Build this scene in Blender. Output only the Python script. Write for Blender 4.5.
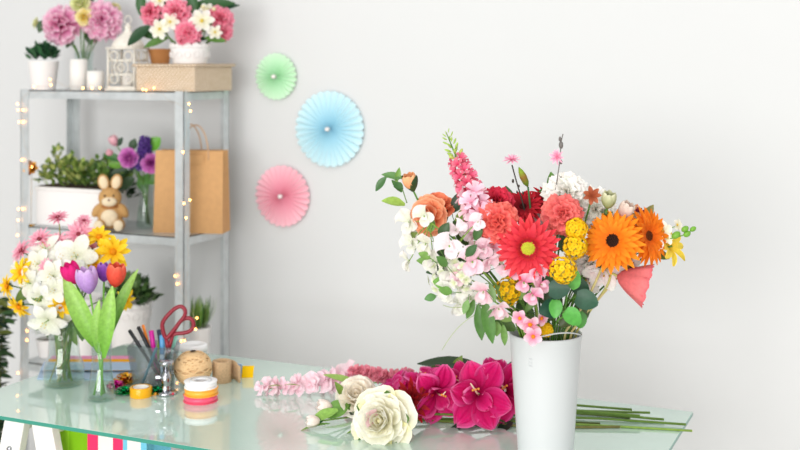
import bpy, math, random
from mathutils import Vector, Matrix, Quaternion
sc = bpy.context.scene
for o in list(bpy.data.objects): bpy.data.objects.remove(o)
PI = math.pi
R = math.radians
rnd = random.Random(7)

# ------------------------------------------------------------------ camera
YAW = R(24); CH = 1.617; FPX = 1150.0; HOR = 65.0
CS, SN = math.cos(YAW), math.sin(YAW)
FWD = Vector((-SN, CS, 0)); RGT = Vector((CS, SN, 0)); UP = Vector((0, 0, 1))
cam = bpy.data.cameras.new('camera'); camo = bpy.data.objects.new('camera', cam)
sc.collection.objects.link(camo); sc.camera = camo
camo.location = (0, 0, CH); camo.rotation_euler = (PI/2, 0, YAW)
cam.sensor_width = 36; cam.lens = FPX/800*36; cam.shift_y = -(225-HOR)/800
cam.dof.use_dof = True; cam.dof.focus_distance = 2.56; cam.dof.aperture_fstop = 2.9
cam.clip_end = 60
sc.cycles.transparent_max_bounces = 40; sc.cycles.max_bounces = 16; sc.cycles.sample_clamp_indirect = 6

# ------------------------------------------------------------------ light
sc.view_settings.view_transform = 'Standard'; sc.view_settings.look = 'None'
sc.view_settings.gamma = 1; sc.view_settings.use_curve_mapping = False
sc.view_settings.exposure = 0.03
w = bpy.data.worlds.new('world'); sc.world = w; w.use_nodes = True
w.node_tree.nodes['Background'].inputs[0].default_value = (1, 0.995, 0.985, 1)
w.node_tree.nodes['Background'].inputs[1].default_value = 0.70
def area(name, loc, target, size, power, col):
    l = bpy.data.lights.new(name, 'AREA'); l.shape = 'RECTANGLE'; l.size, l.size_y = size
    l.energy = power; l.color = col
    o = bpy.data.objects.new(name, l); sc.collection.objects.link(o); o.location = loc
    o.rotation_euler = (Vector(target)-Vector(loc)).to_track_quat('-Z', 'Y').to_euler()
    return o
area('front_fill', (-0.6, -3.6, 1.6), (-1.0, 3.2, 0.7), (4.2, 2.4), 255, (1, 0.99, 0.975))  # unseen frontal fill, added to light the wall evenly
area('high_fill', (-0.5, -0.2, 3.5), (-0.7, 2.9, 0.2), (3.6, 2.4), 52, (1, 0.995, 0.99))  # unseen fill from above, added so shadows on the wall drop low

# ------------------------------------------------------------------ placing
def P(px, py, d):
    X = (px-400)/FPX*d
    return Vector((X*CS-d*SN, X*SN+d*CS, CH-(py-HOR)/FPX*d))
def depth_y(px, wy): return wy/(SN*(px-400)/FPX+CS)
def Y(px, py, wy): return P(px, py, depth_y(px, wy))
def YZ(px, wy, z):
    p = Y(px, 0, wy); p.z = z; return p
def T(px, py, z=0.75): return P(px, py, (CH-z)*FPX/(py-HOR))
def D(dx, dy, dz): return (RGT*dx + UP*dy - FWD*dz).normalized()   # right, up, towards the viewer
def bezier(a, b, c, d, n=8):
    out = []
    for i in range(n+1):
        t = i/n; u = 1-t
        out.append(a*u**3 + b*3*u*u*t + c*3*u*t*t + d*t**3)
    return out
def face(pos, direction, roll=0.0):
    q = Vector(direction).to_track_quat('Z', 'Y')
    return Matrix.Translation(pos) @ q.to_matrix().to_4x4() @ Matrix.Rotation(roll, 4, 'Z')
def lin(c):
    return tuple((x/255/12.92 if x/255 <= .04045 else ((x/255+.055)/1.055)**2.4) for x in c)
def mixc(a, b, t): return tuple(a[i]*(1-t)+b[i]*t for i in range(3))
def var(c, a=10): k = rnd.uniform(-a, a); return tuple(max(0, min(255, x+k+rnd.uniform(-a*.3, a*.3))) for x in c)

# ------------------------------------------------------------------ mesh builder
ORIG = {}
class MB:
    def __init__(s): s.v, s.f, s.c, s.m = [], [], [], []; s.M = Matrix.Identity(4); s.mi = 0; s.smooth = True
    def add(s, vs, fs, cols=None, col=(200, 200, 200)):
        b = len(s.v)
        s.v += [s.M @ Vector(v) for v in vs]
        s.c += ([lin(c) for c in cols] if cols else [lin(col)]*len(vs))
        s.f += [tuple(b+i for i in f) for f in fs]; s.m += [s.mi]*len(fs)
    def box(s, x0, x1, y0, y1, z0, z1, col=(200, 200, 200), tp=0.0):
        vs = [(x, y, z) for z in (z0, z1) for y in (y0, y1) for x in (x0, x1)]
        if tp:
            cx, cy = (x0+x1)/2, (y0+y1)/2
            vs = [(cx+(x-cx)*(1+tp), cy+(y-cy)*(1+tp), z) if z == z1 else (x, y, z) for x, y, z in vs]
        s.add(vs, [(0, 2, 3, 1), (4, 5, 7, 6), (0, 1, 5, 4), (1, 3, 7, 5), (3, 2, 6, 7), (2, 0, 4, 6)], col=col)
    def beam(s, a, b, w, h, up=UP, col=(200, 200, 200)):
        a, b = Vector(a), Vector(b); z = (b-a).normalized(); x = z.cross(Vector(up))
        if x.length < 1e-4: x = z.cross(Vector((0, 1, 0)))
        x.normalize(); y = x.cross(z)
        vs = [p+x*sx*w/2+y*sy*h/2 for p in (a, b) for sy in (-1, 1) for sx in (-1, 1)]
        s.add(vs, [(0, 2, 3, 1), (4, 5, 7, 6), (0, 1, 5, 4), (1, 3, 7, 5), (3, 2, 6, 7), (2, 0, 4, 6)], col=col)
    def tube(s, pts, r, n=6, col=(90, 130, 50), cols=None, caps=True, closed=False):
        pts = [Vector(p) for p in pts]; k = len(pts)
        rs = r if isinstance(r, (list, tuple)) else [r]*k
        vs, cc, fs = [], [], []
        tprev = None; x = None
        for i, p in enumerate(pts):
            if closed: t = pts[(i+1) % k]-pts[i-1]
            else: t = (pts[min(i+1, k-1)]-pts[max(i-1, 0)])
            if t.length < 1e-9: t = Vector((0, 0, 1))
            t.normalize()
            if x is None:
                x = t.orthogonal().normalized()
            else:
                x = (x - t*x.dot(t)); x = x.normalized() if x.length > 1e-6 else t.orthogonal().normalized()
            y = t.cross(x)
            for j in range(n):
                a = 2*PI*j/n
                vs.append(p + (x*math.cos(a)+y*math.sin(a))*rs[i])
                cc.append(cols[i] if cols else col)
        rng = range(k if closed else k-1)
        for i in rng:
            for j in range(n):
                i2 = (i+1) % k
                fs.append((i*n+j, i*n+(j+1) % n, i2*n+(j+1) % n, i2*n+j))
        if caps and not closed:
            fs.append(tuple(range(n-1, -1, -1))); fs.append(tuple((k-1)*n+j for j in range(n)))
        s.add(vs, fs, cc)
    def lathe(s, prof, n=32, col=(200, 200, 200), cols=None, c=(0, 0, 0), close=True):
        vs, cc, fs = [], [], []; c = Vector(c); k = len(prof)
        for i, (r, z) in enumerate(prof):
            for j in range(n):
                a = 2*PI*j/n
                vs.append((c.x+r*math.cos(a), c.y+r*math.sin(a), c.z+z)); cc.append(cols[i] if cols else col)
        for i in range(k-1):
            for j in range(n):
                fs.append((i*n+j, i*n+(j+1) % n, (i+1)*n+(j+1) % n, (i+1)*n+j))
        if close:
            fs.append(tuple(range(n-1, -1, -1))); fs.append(tuple((k-1)*n+j for j in range(n)))
        s.add(vs, fs, cc)
    def ell(s, c, r, nu=10, nv=7, col=(200, 200, 200), rot=None):
        c = Vector(c); r = r if isinstance(r, (tuple, list)) else (r, r, r)
        vs, fs = [], []
        vs.append(Vector((0, 0, -r[2])))
        for i in range(1, nv):
            p = -PI/2+PI*i/nv
            for j in range(nu):
                a = 2*PI*j/nu
                vs.append(Vector((r[0]*math.cos(p)*math.cos(a), r[1]*math.cos(p)*math.sin(a), r[2]*math.sin(p))))
        vs.append(Vector((0, 0, r[2])))
        for j in range(nu): fs.append((0, 1+(j+1) % nu, 1+j))
        for i in range(nv-2):
            for j in range(nu):
                fs.append((1+i*nu+j, 1+i*nu+(j+1) % nu, 1+(i+1)*nu+(j+1) % nu, 1+(i+1)*nu+j))
        l = len(vs)-1
        for j in range(nu): fs.append((l, 1+(nv-2)*nu+j, 1+(nv-2)*nu+(j+1) % nu))
        if rot is not None: vs = [rot @ v for v in vs]
        s.add([v+c for v in vs], fs, col=col)
    def grid(s, fn, nu, nv, colf):
        vs, cc, fs = [], [], []
        for j in range(nv+1):
            for i in range(nu+1):
                vs.append(fn(i/nu, j/nv)); cc.append(colf(i/nu, j/nv))
        for j in range(nv):
            for i in range(nu):
                a = j*(nu+1)+i
                fs.append((a, a+1, a+nu+2, a+nu+1))
        s.add(vs, fs, cc)
    def petal(s, a=0, r0=0, L=1, W=.4, e0=0, e1=0, cup=.2, ruf=0, rf=3, c0=(255, 255, 255), c1=(255, 255, 255), ce=None,
              kind='o', p=1.0, q=.6, z0=0, nu=4, nv=6, jag=0, side=0.0, rnd_t=.35):
        ur = Vector((math.cos(a), math.sin(a), 0)); ut = Vector((-math.sin(a), math.cos(a), 0))
        r, z = r0, z0; vs, cc, fs = [], [], []; ph = rnd.uniform(0, 6.28)
        js = [rnd.uniform(-1, 1)*jag for _ in range(nu+1)]
        for j in range(nv+1):
            t = j/nv
            e = e0+(e1-e0)*t
            if j: r += math.cos(e)*L/nv; z += math.sin(e)*L/nv
            if kind == 'o': sh = math.sin(PI*min(.985, max(.05, t))**p)**q
            elif kind == 'f': sh = (.12+.88*t**.8)
            else: sh = min(1, t*3+.45)*(1 if t < .7 else math.sqrt(max(.03, 1-((t-.7)/.31)**2)))
            ww = W/2*sh
            nr, nz = -math.sin(e), math.cos(e)
            for i in range(nu+1):
                u = -1+2*i/nu
                off = cup*ww*u*u + ruf*L*t*math.sin(rf*PI*u+ph)*(.3+.7*abs(u) if kind != 'f' else 1)
                dl = (-rnd_t*W*.5*u*u*(t**3) + js[i]*L*(t**4)) if kind == 'f' else 0
                rr = r + nr*off + math.cos(e)*dl; zz = z + nz*off + math.sin(e)*dl
                vs.append(ur*rr + ut*(u*ww+side*L*t*t) + Vector((0, 0, zz)))
                c = mixc(c0, c1, t)
                if ce: c = mixc(c, ce, min(1, max(abs(u)**3*t, (max(0, t-.75)*4)**2*.8)))
                cc.append(c)
        for j in range(nv):
            for i in range(nu):
                b = j*(nu+1)+i; fs.append((b, b+1, b+nu+2, b+nu+1))
        s.add(vs, fs, cc)
    def leaf(s, pos, d, n, L, W, col=(70, 110, 40), col2=None, bend=.3, fold=.25, nv=7, p=.9, q=.8, wav=0):
        old = s.M
        d = Vector(d).normalized(); n = Vector(n); n = (n-d*n.dot(d)); n = n.normalized() if n.length > 1e-4 else d.orthogonal().normalized()
        y = n.cross(d); m = Matrix((d, y, n)).transposed().to_4x4(); m.translation = Vector(pos)
        s.M = m
        s.petal(0, 0, L, W, bend*.4, -bend, cup=fold, c0=col, c1=col2 or var(col, 8), p=p, q=q, nv=nv, ruf=wav, rf=2)
        s.M = old
    def build(s, name, mats, parent=None, loc=None, smooth=None, solid=0, sub=0, bevel=0):
        if parent is not None: o = ORIG[parent.name]
        else: o = Vector(loc) if loc is not None else Vector((0, 0, 0))
        me = bpy.data.meshes.new(name)
        me.from_pydata([tuple(v-o) for v in s.v], [], s.f)
        ca = me.color_attributes.new('Col', 'FLOAT_COLOR', 'POINT')
        flat = []
        for c in s.c: flat += [c[0], c[1], c[2], 1.0]
        ca.data.foreach_set('color', flat)
        for m in (mats if isinstance(mats, (list, tuple)) else [mats]): me.materials.append(m)
        me.polygons.foreach_set('material_index', s.m)
        sm = s.smooth if smooth is None else smooth
        me.polygons.foreach_set('use_smooth', [sm]*len(s.f))
        me.update()
        ob = bpy.data.objects.new(name, me); sc.collection.objects.link(ob)
        if parent is not None: ob.parent = parent
        else: ob.location = o
        ORIG[ob.name] = o
        if solid:
            md = ob.modifiers.new('solid', 'SOLIDIFY'); md.thickness = solid; md.offset = 0
        if bevel:
            md = ob.modifiers.new('bevel', 'BEVEL'); md.width = bevel; md.segments = 2; md.limit_method = 'ANGLE'
        if sub:
            md = ob.modifiers.new('sub', 'SUBSURF'); md.levels = sub; md.render_levels = sub
        return ob
def thing(name, label, cat, loc, group=None):
    o = bpy.data.objects.new(name, None); sc.collection.objects.link(o); o.location = loc; o.empty_display_size = .05
    ORIG[o.name] = Vector(loc); return tag(o, label, cat, group)
def tag(o, label, cat, group=None):
    o['label'] = label; o['category'] = cat
    if group: o['group'] = group
    return o
def struct(o): o['kind'] = 'structure'; return o

# ------------------------------------------------------------------ materials
def mat(name, col=(200, 200, 200), rough=.5, metal=0, spec=.5, trans=0, attr=False, transl=0, bump=None, emit=None, noise=None, ior=1.45, alpha=None):
    m = bpy.data.materials.new(name); m.use_nodes = True; nt = m.node_tree; b = nt.nodes['Principled BSDF']
    b.inputs['Base Color'].default_value = (*lin(col), 1); b.inputs['Roughness'].default_value = rough
    b.inputs['Metallic'].default_value = metal; b.inputs['Specular IOR Level'].default_value = spec
    b.inputs['Transmission Weight'].default_value = trans; b.inputs['IOR'].default_value = ior
    if emit: b.inputs['Emission Color'].default_value = (*lin(emit[0]), 1); b.inputs['Emission Strength'].default_value = emit[1]
    src = None
    if attr:
        a = nt.nodes.new('ShaderNodeAttribute'); a.attribute_name = 'Col'; src = a.outputs['Color']
        nt.links.new(src, b.inputs['Base Color'])
    tc = nt.nodes.new('ShaderNodeTexCoord')
    if noise:   # scale, amount
        nz = nt.nodes.new('ShaderNodeTexNoise'); nz.inputs['Scale'].default_value = noise[0]; nz.inputs['Detail'].default_value = 4
        nt.links.new(tc.outputs['Object'], nz.inputs['Vector'])
        mp = nt.nodes.new('ShaderNodeMapRange'); mp.inputs['From Min'].default_value = .3; mp.inputs['From Max'].default_value = .7
        mp.inputs['To Min'].default_value = 1-noise[1]; mp.inputs['To Max'].default_value = 1+noise[1]*.5
        nt.links.new(nz.outputs['Fac'], mp.inputs['Value'])
        mx = nt.nodes.new('ShaderNodeVectorMath'); mx.operation = 'SCALE'
        if src: nt.links.new(src, mx.inputs[0])
        else: mx.inputs[0].default_value = lin(col)
        nt.links.new(mp.outputs['Result'], mx.inputs['Scale']); src = mx.outputs['Vector']
        nt.links.new(src, b.inputs['Base Color'])
    if bump:    # kind, scale, strength
        if bump[0] == 'noise':
            t = nt.nodes.new('ShaderNodeTexNoise'); t.inputs['Scale'].default_value = bump[1]; out = t.outputs['Fac']
        elif bump[0] == 'voronoi':
            t = nt.nodes.new('ShaderNodeTexVoronoi'); t.inputs['Scale'].default_value = bump[1]; out = t.outputs['Distance']
        else:
            t = nt.nodes.new('ShaderNodeTexWave'); t.inputs['Scale'].default_value = bump[1]; out = t.outputs['Fac']
            t.bands_direction = bump[3] if len(bump) > 3 else 'Z'
        nt.links.new(tc.outputs['Object'], t.inputs['Vector'])
        bp = nt.nodes.new('ShaderNodeBump'); bp.inputs['Strength'].default_value = bump[2]; bp.inputs['Distance'].default_value = .004
        nt.links.new(out, bp.inputs['Height']); nt.links.new(bp.outputs['Normal'], b.inputs['Normal'])
    if transl:
        tr = nt.nodes.new('ShaderNodeBsdfTranslucent'); ms = nt.nodes.new('ShaderNodeMixShader'); ms.inputs[0].default_value = transl
        if src: nt.links.new(src, tr.inputs['Color'])
        else: tr.inputs['Color'].default_value = (*lin(col), 1)
        out = nt.nodes['Material Output']
        nt.links.new(b.outputs[0], ms.inputs[1]); nt.links.new(tr.outputs[0], ms.inputs[2]); nt.links.new(ms.outputs[0], out.inputs['Surface'])
    return m
def glassy(name, tint, body, body_amt, ior, rough=.01, edge=.55):
    """a clear or milky sheet: fresnel reflection over a mix of see-through and tinted body"""
    m = bpy.data.materials.new(name); m.use_nodes = True; nt = m.node_tree; nt.nodes.clear()
    N = nt.nodes.new; out = N('ShaderNodeOutputMaterial'); lw = N('ShaderNodeLayerWeight'); lw.inputs['Blend'].default_value = .5; pw = N('ShaderNodeMath'); pw.operation = 'POWER'; pw.inputs[1].default_value = 3.4
    fr = N('ShaderNodeMath'); fr.operation = 'MULTIPLY_ADD'; fr.inputs[1].default_value = (1-((ior-1)/(ior+1))**2)*edge; fr.inputs[2].default_value = ((ior-1)/(ior+1))**2
    nt.links.new(lw.outputs['Facing'], pw.inputs[0]); nt.links.new(pw.outputs[0], fr.inputs[0])
    gl = N('ShaderNodeBsdfGlossy'); gl.inputs['Roughness'].default_value = rough; gl.inputs['Color'].default_value = (1, 1, 1, 1)
    tr = N('ShaderNodeBsdfTransparent'); tr.inputs['Color'].default_value = (*lin(tint), 1)
    df = N('ShaderNodeBsdfDiffuse'); df.inputs['Color'].default_value = (*lin(body), 1)
    a = N('ShaderNodeMixShader'); a.inputs[0].default_value = body_amt
    b = N('ShaderNodeMixShader'); L = nt.links.new
    L(tr.outputs[0], a.inputs[1]); L(df.outputs[0], a.inputs[2]); L(fr.outputs[0], b.inputs[0])
    L(a.outputs[0], b.inputs[1]); L(gl.outputs[0], b.inputs[2]); L(b.outputs[0], out.inputs[0])
    return m
PET = mat('petal', attr=True, rough=.65, spec=.2, transl=.28, noise=(160, .10))
LEAF = mat('leaf', attr=True, rough=.42, spec=.45, transl=.12, noise=(120, .18))
STEM = mat('stem', attr=True, rough=.5, spec=.3, noise=(90, .15))
PAINT = mat('colored_plastic', attr=True, rough=.35)
FOILM = mat('metallic_foil', attr=True, rough=.22, metal=1)
PAPER = mat('paper', attr=True, rough=.85, spec=.15, transl=.08)
WHITE_METAL = mat('white_enamel', (196, 200, 201), rough=.3, spec=.35)
WHITE_CER = mat('white_ceramic', (236, 232, 230), rough=.4)
WHITE_WOOD = mat('white_painted_wood', (236, 234, 230), rough=.5, noise=(12, .05), bump=('noise', 40, .15))
GALV = mat('galvanised_steel', (204, 209, 210), rough=.4, metal=.5, noise=(28, .12))
WAX = mat('wax', (246, 243, 238), rough=.5, transl=.15)
CHROME = mat('chrome', (176, 177, 182), rough=.1, metal=1)
KRAFT = mat('kraft_paper', (203, 157, 108), rough=.8, spec=.2, noise=(60, .06), bump=('wave', 160, .1, 'X'))
CORD = mat('kraft_cord', (196, 160, 128), rough=.9)
TWINE = mat('jute_twine', (228, 192, 144), rough=.95, noise=(500, .12))
BURLAP = mat('burlap', (212, 178, 138), rough=.95, noise=(200, .2), bump=('voronoi', 500, .6))
FUR = mat('plush', attr=True, rough=1, spec=.1, noise=(400, .14), bump=('noise', 350, .8))
SOIL = mat('soil', (66, 50, 38), rough=1, bump=('noise', 200, 1))
GLASS = glassy('clear_glass', (246, 250, 249), (230, 236, 235), .005, 1.5, edge=.75)
WATER = glassy('water', (246, 250, 246), (220, 230, 220), .005, 1.2, edge=.2)
SMOKE = glassy('smoky_clear_plastic', (226, 228, 230), (185, 190, 193), .07, 1.4, edge=.35)
TABLE_GLASS = glassy('green_table_glass', (232, 244, 237), (220, 243, 232), .68, 1.8, edge=1.0)
TABLE_EDGE = mat('glass_edge', (56, 140, 122), rough=.15, spec=.6)
BULB = mat('warm_bulb', (255, 220, 170), emit=((255, 164, 84), 12))
WIRE = mat('wire', (205, 190, 170), rough=.3, metal=.6)

# ------------------------------------------------------------------ the setting
WALLY = 3.49
m = MB(); m.box(-5.5, 3.5, WALLY, WALLY+.12, 0, 3.6)
struct(m.build('wall_back', mat('wall_paint', (214, 215, 215), rough=.75, spec=.2, noise=(1.2, .012)), smooth=False))
m = MB(); m.box(-5.5, 3.5, -2.5, WALLY, -.1, 0)
struct(m.build('floor', mat('floor_boards', (226, 222, 214), rough=.45, noise=(3, .06)), smooth=False))
m = MB(); m.box(-5.5, 3.5, WALLY-.015, WALLY, 0, .09)
struct(m.build('baseboard_back', WHITE_WOOD, smooth=False))

# ------------------------------------------------------------------ glass table
TX0, TX1, TY0, TY1 = -2.237, -.500, 2.195, 2.925
t = thing('glass_tabletop', 'pale green glass tabletop resting on two white trestles', 'table', (TX0, TY0, .74))
m = MB(); m.box(TX0, TX1, TY0, TY1, .74, .75); me = m.build('glass_sheet', [TABLE_GLASS, TABLE_EDGE], t, smooth=False, bevel=.0012)
for p in me.data.polygons:
    if abs(p.normal.z) < .5: p.material_index = 1
def trestle(cx, label):
    t = thing('trestle', label, 'trestle', (cx, 2.56, 0), 'white trestles under the glass table')
    for sy in (2.25, 2.87):
        for sx in (-1, 1):
            m = MB(); m.beam((cx+sx*.21, sy, 0), (cx+sx*.040, sy, .7395), .062, .026, up=(0, 1, 0)); m.build('leg', WHITE_WOOD, t, smooth=False, bevel=.002)
            m = MB(); c = Vector((cx+sx*.057, sy-.012, .655)); m.M = Matrix.Translation(c) @ Matrix.Rotation(PI/2, 4, 'X')
            m.lathe([(.0001, .008), (.006, .007), (.0075, .0), (.0075, -.03)], 12, close=True); m.build('bolt', CHROME, t)
        m = MB(); m.beam((cx-.11, sy, .37), (cx+.11, sy, .37), .05, .02, up=(0, 1, 0)); m.build('crossbar', WHITE_WOOD, t, smooth=False)
    for sx in (-1, 1):
        m = MB(); m.box(cx+sx*.045-.022, cx+sx*.045+.022, 2.265, 2.855, .70, .7395); m.build('top_rail', WHITE_WOOD, t, smooth=False, bevel=.002)
    m = MB(); m.box(cx-.13, cx+.33, 2.27, 2.85, .40, .418); m.build('shelf', WHITE_WOOD, t, smooth=False, bevel=.002)
    return t
trestle(-2.01, 'white wooden trestle under the left end of the glass table, gift bags on its shelf')
trestle(-.80, 'white wooden trestle under the right end of the glass table, behind the white vase')
def gift_bag(name, label, x0, x1, y0, y1, h, stripes):
    z = .4185; t = thing(name, label, 'gift bag', ((x0+x1)/2, (y0+y1)/2, z), 'gift bags under the table')
    m = MB(); x = x0
    for wd, c in stripes:
        for yy in (y0, y1): m.add([(x, yy, z), (x+wd, yy, z), (x+wd, yy, z+h), (x, yy, z+h)], [(0, 1, 2, 3)], col=c)
        x += wd
    ym = (y0+y1)/2
    for xx, c in ((x0, stripes[0][1]), (x1, stripes[-1][1])):
        ix = .015 if xx == x0 else -.015
        m.add([(xx, y0, z), (xx+ix, ym, z), (xx, y1, z), (xx, y0, z+h), (xx+ix, ym, z+h), (xx, y1, z+h)], [(0, 1, 4, 3), (1, 2, 5, 4)], col=c)
    m.add([(x0, y0, z), (x1, y0, z), (x1, y1, z), (x0, y1, z)], [(0, 1, 2, 3)], col=stripes[0][1])
    m.build('bag_body', PAPER, t, smooth=False, solid=.0006)
G = (150, 208, 40)
SHELF_Z = .4185
gift_bag('gift_bag', 'lime green paper gift bag under the left of the table', -1.985, -1.873, 2.30, 2.40, .30, [(.052, (158, 214, 50)), (.060, (132, 190, 30))])  # right part darker: shade of the folded side put into the colour
PK, WH, BL = (240, 60, 110), (240, 236, 232), (120, 200, 226)
gift_bag('striped_gift_bag', 'pink, white and blue striped paper gift bag beside the green one', -1.868, -1.690, 2.29, 2.39, .30,
         [(.033, PK), (.045, WH), (.03, PK), (.013, BL), (.04, WH), (.017, BL)])

# ------------------------------------------------------------------ shelving rack
RX0, RX1, RY0, RY1 = -2.821, -2.146, 3.105, 3.375
SH = [.12, .589, 1.059, 1.53]
rack = thing('shelving_rack', 'galvanised grey metal shelving rack standing against the wall', 'shelf', ((RX0+RX1)/2, (RY0+RY1)/2, 0))
for (x, sx) in ((RX0, 1), (RX1, -1)):
    for (y, sy) in ((RY0, 1), (RY1, -1)):
        m = MB()
        x2, y2 = x+sx*.034, y+sy*.034
        m.box(min(x, x2), max(x, x2), min(y, y+sy*.002), max(y, y+sy*.002), 0, 1.532)
        m.box(min(x, x+sx*.002), max(x, x+sx*.002), min(y, y2), max(y, y2), 0, 1.532)
        p = m.build('post', GALV, rack, smooth=False)
        m = MB(); m.box(min(x-sx*.003, x2), max(x-sx*.003, x2), min(y-sy*.003, y2), max(y-sy*.003, y2), 0, .02); m.build('foot', mat('black_rubber', (40, 40, 42), .7), rack, smooth=False)
for z in SH:
    m = MB(); m.box(RX0+.003, RX1-.003, RY0+.003, RY1-.003, z-.003, z)
    for y in (RY0+.003, RY1-.006): m.box(RX0+.003, RX1-.003, y, y+.003, z-.028, z)
    for x in (RX0+.003, RX1-.006): m.box(x, x+.003, RY0+.003, RY1-.003, z-.028, z)
    m.build('shelf_board', GALV, rack, smooth=False)
def SHP(px, k, wy):  # point on a shelf
    return YZ(px, wy, SH[k])

# ------------------------------------------------------------------ paper fans on the wall
def paper_fan(px, py, diam, n, rim, mid, label):
    d = depth_y(px, WALLY); Rr = diam/2/FPX*d; c = Y(px, py, WALLY-.012)
    t = thing('paper_fan', label, 'paper fan', (c.x, WALLY, c.z), 'paper fans on the wall')
    m = MB(); m.M = Matrix.Translation((c.x, WALLY-.003, c.z)) @ Matrix.Rotation(PI/2, 4, 'X')
    vs, cc, fs = [], [], []
    rows = [0.04, .25, .5, .75, .93, 1.0]; k = 2*n
    for r in rows:
        for j in range(k):
            for s_ in (0, .5):
                a = 2*PI*(j+s_)/k
                up = (j % 2 == 0)
                h = (.017*(1 if up else 0) if s_ == 0 else .0085)*(.3+.7*r) + .002
                rr = r*Rr
                if r == 1.0: rr = Rr*(1.0 if s_ == .5 else (.955 if not up else .97))
                vs.append((rr*math.cos(a), rr*math.sin(a), h+.012*(1-r))); cc.append(mixc(mid, rim, min(1, r*1.15)))
    kk = 2*k
    for i in range(len(rows)-1):
        for j in range(kk): fs.append((i*kk+j, i*kk+(j+1) % kk, (i+1)*kk+(j+1) % kk, (i+1)*kk+j))
    m.add(vs, fs, cc); m.build('pleated_disc', PAPER, t, smooth=False)
    m = MB(); m.M = Matrix.Translation((c.x, WALLY-.003, c.z)) @ Matrix.Rotation(PI/2, 4, 'X')
    m.lathe([(.0001, .034), (.005, .033), (.007, .030), (.007, .012)], 16, col=(250, 244, 240)); m.build('center_button', PAPER, t)
paper_fan(276, 76.5, 47, 26, (220, 247, 220), (188, 238, 194), 'small pale green pleated paper fan on the wall')
paper_fan(329.5, 129, 77, 30, (214, 240, 246), (170, 222, 240), 'large light blue pleated paper fan on the wall')
paper_fan(282.5, 196, 62, 28, (250, 202, 212), (245, 160, 182), 'medium pink pleated paper fan on the wall')

# ------------------------------------------------------------------ flower heads (all face +Z of m.M)
def ring(m, n, a0=0, **k):
    for i in range(n):
        kk = dict(k); j = kk.pop('jit', .1)
        kk['e0'] = kk.get('e0', 0)+rnd.uniform(-j, j); kk['e1'] = kk.get('e1', 0)+rnd.uniform(-j, j)*1.5
        kk['L'] = kk['L']*rnd.uniform(.92, 1.06)
        if 'c1' in kk: kk['c1'] = var(kk['c1'], 9)
        m.petal(a=a0+2*PI*i/n+rnd.uniform(-.25, .25)*2*PI/n*.5, **kk)
def h_gerbera(m, r, c0, c1, n=24, inner=None, droop=0):
    ring(m, n, 0, L=r, W=r*.235, e0=.12-droop, e1=-.25-droop, c0=c0, c1=c1, p=1.2, q=.7, cup=.25, nu=2, nv=6, r0=r*.12)
    ring(m, n, .13, L=r*.88, W=r*.22, e0=.34-droop*.5, e1=-.02-droop, c0=c0, c1=c1, p=1.2, q=.7, cup=.25, nu=2, nv=6, r0=r*.1, z0=r*.03)
    ring(m, int(n*.8), .05, L=r*.5, W=r*.17, e0=.6, e1=.15, c0=c0, c1=c1, p=1.1, q=.55, cup=.25, nu=2, nv=5, r0=r*.2, z0=r*.03)
    if inner: ring(m, 30, 0, L=r*.22, W=r*.09, e0=1.0, e1=.5, c0=mixc(inner, (60, 0, 10), .5), c1=inner, nu=2, nv=3, r0=r*.24, z0=r*.05)
def h_center(m, r, h, col, col2, n=60):
    m.ell((0, 0, h*.2), (r, r, h*.6), 16, 8, col=col)
    for i in range(n):
        a = i*2.39996; q = math.sqrt((i+.5)/n); rr = r*q*.95
        z = h*.2+h*.6*math.sqrt(max(.05, 1-q*q))
        m.ell((rr*math.cos(a), rr*math.sin(a), z), (r*.09, r*.09, r*.13), 5, 4, col=col2 if i % 2 else mixc(col, col2, .5))
def h_aster(m, r, c0, c1, n=16):
    ring(m, n, 0, L=r, W=r*.24, e0=.25, e1=-.1, c0=c0, c1=c1, p=1.2, q=.7, cup=.3, nu=2, nv=4)
    ring(m, n, .2, L=r*.85, W=r*.22, e0=.6, e1=.2, c0=c0, c1=c1, p=1.2, q=.7, cup=.3, nu=2, nv=4)
    ring(m, n//2, .1, L=r*.5, W=r*.18, e0=1.1, e1=.7, c0=c0, c1=c1, p=1.1, q=.7, cup=.3, nu=2, nv=4)
def h_carnation(m, r, c0, c1, ce=None, lay=5, n=8):
    for l in range(lay):
        f = l/(lay-1); e = -.1+1.45*f
        ring(m, max(4, int(n-3*f)), l*.7, L=r*(1.0-.25*f), W=r*(1.0-.3*f), e0=e+.4, e1=e-.4, c0=c0, c1=c1, ce=ce, kind='f', cup=.1,
             ruf=.12, rf=2.2, nu=10, nv=7, jag=.07, z0=-r*.2+r*.12*f, jit=.18)
def h_rose(m, r, c0, c1, ce=None, open_=1.0, lay=6):
    for l in range(lay):
        f = l/(lay-1)
        if l >= lay-2:
            ring(m, 4, l*.9, L=r*(.62-.06*(l-lay+2)), W=r*(.75-.3*(l-lay+2)), e0=1.15+.2*(l-lay+2), e1=1.65, c0=c0, c1=c1, ce=ce, kind='f', cup=.7, nu=6, nv=7, r0=r*(.20-.1*(l-lay+2)), z0=-r*.15, jit=.04, rnd_t=.5)
            continue
        e0 = .30+1.0*f; e1 = e0+.75-(1.45*(1-f))*open_
        ring(m, 5 if l < 4 else 3, l*.83, L=r*(.98-.18*f), W=r*(1.35-.75*f), e0=e0, e1=e1, c0=c0, c1=c1, ce=ce, kind='o', p=1.75, q=.36,
             cup=.38+.6*f, nu=8, nv=9, r0=r*(.06*(1-f)), z0=-r*.35+.12*r*f, ruf=.022, rf=2, jit=.1)
    m.tube([(0, 0, -r*.3), (0, 0, r*.05), (0, 0, r*.18)], [r*.1, r*.10, r*.05], 8, col=c0)
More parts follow.
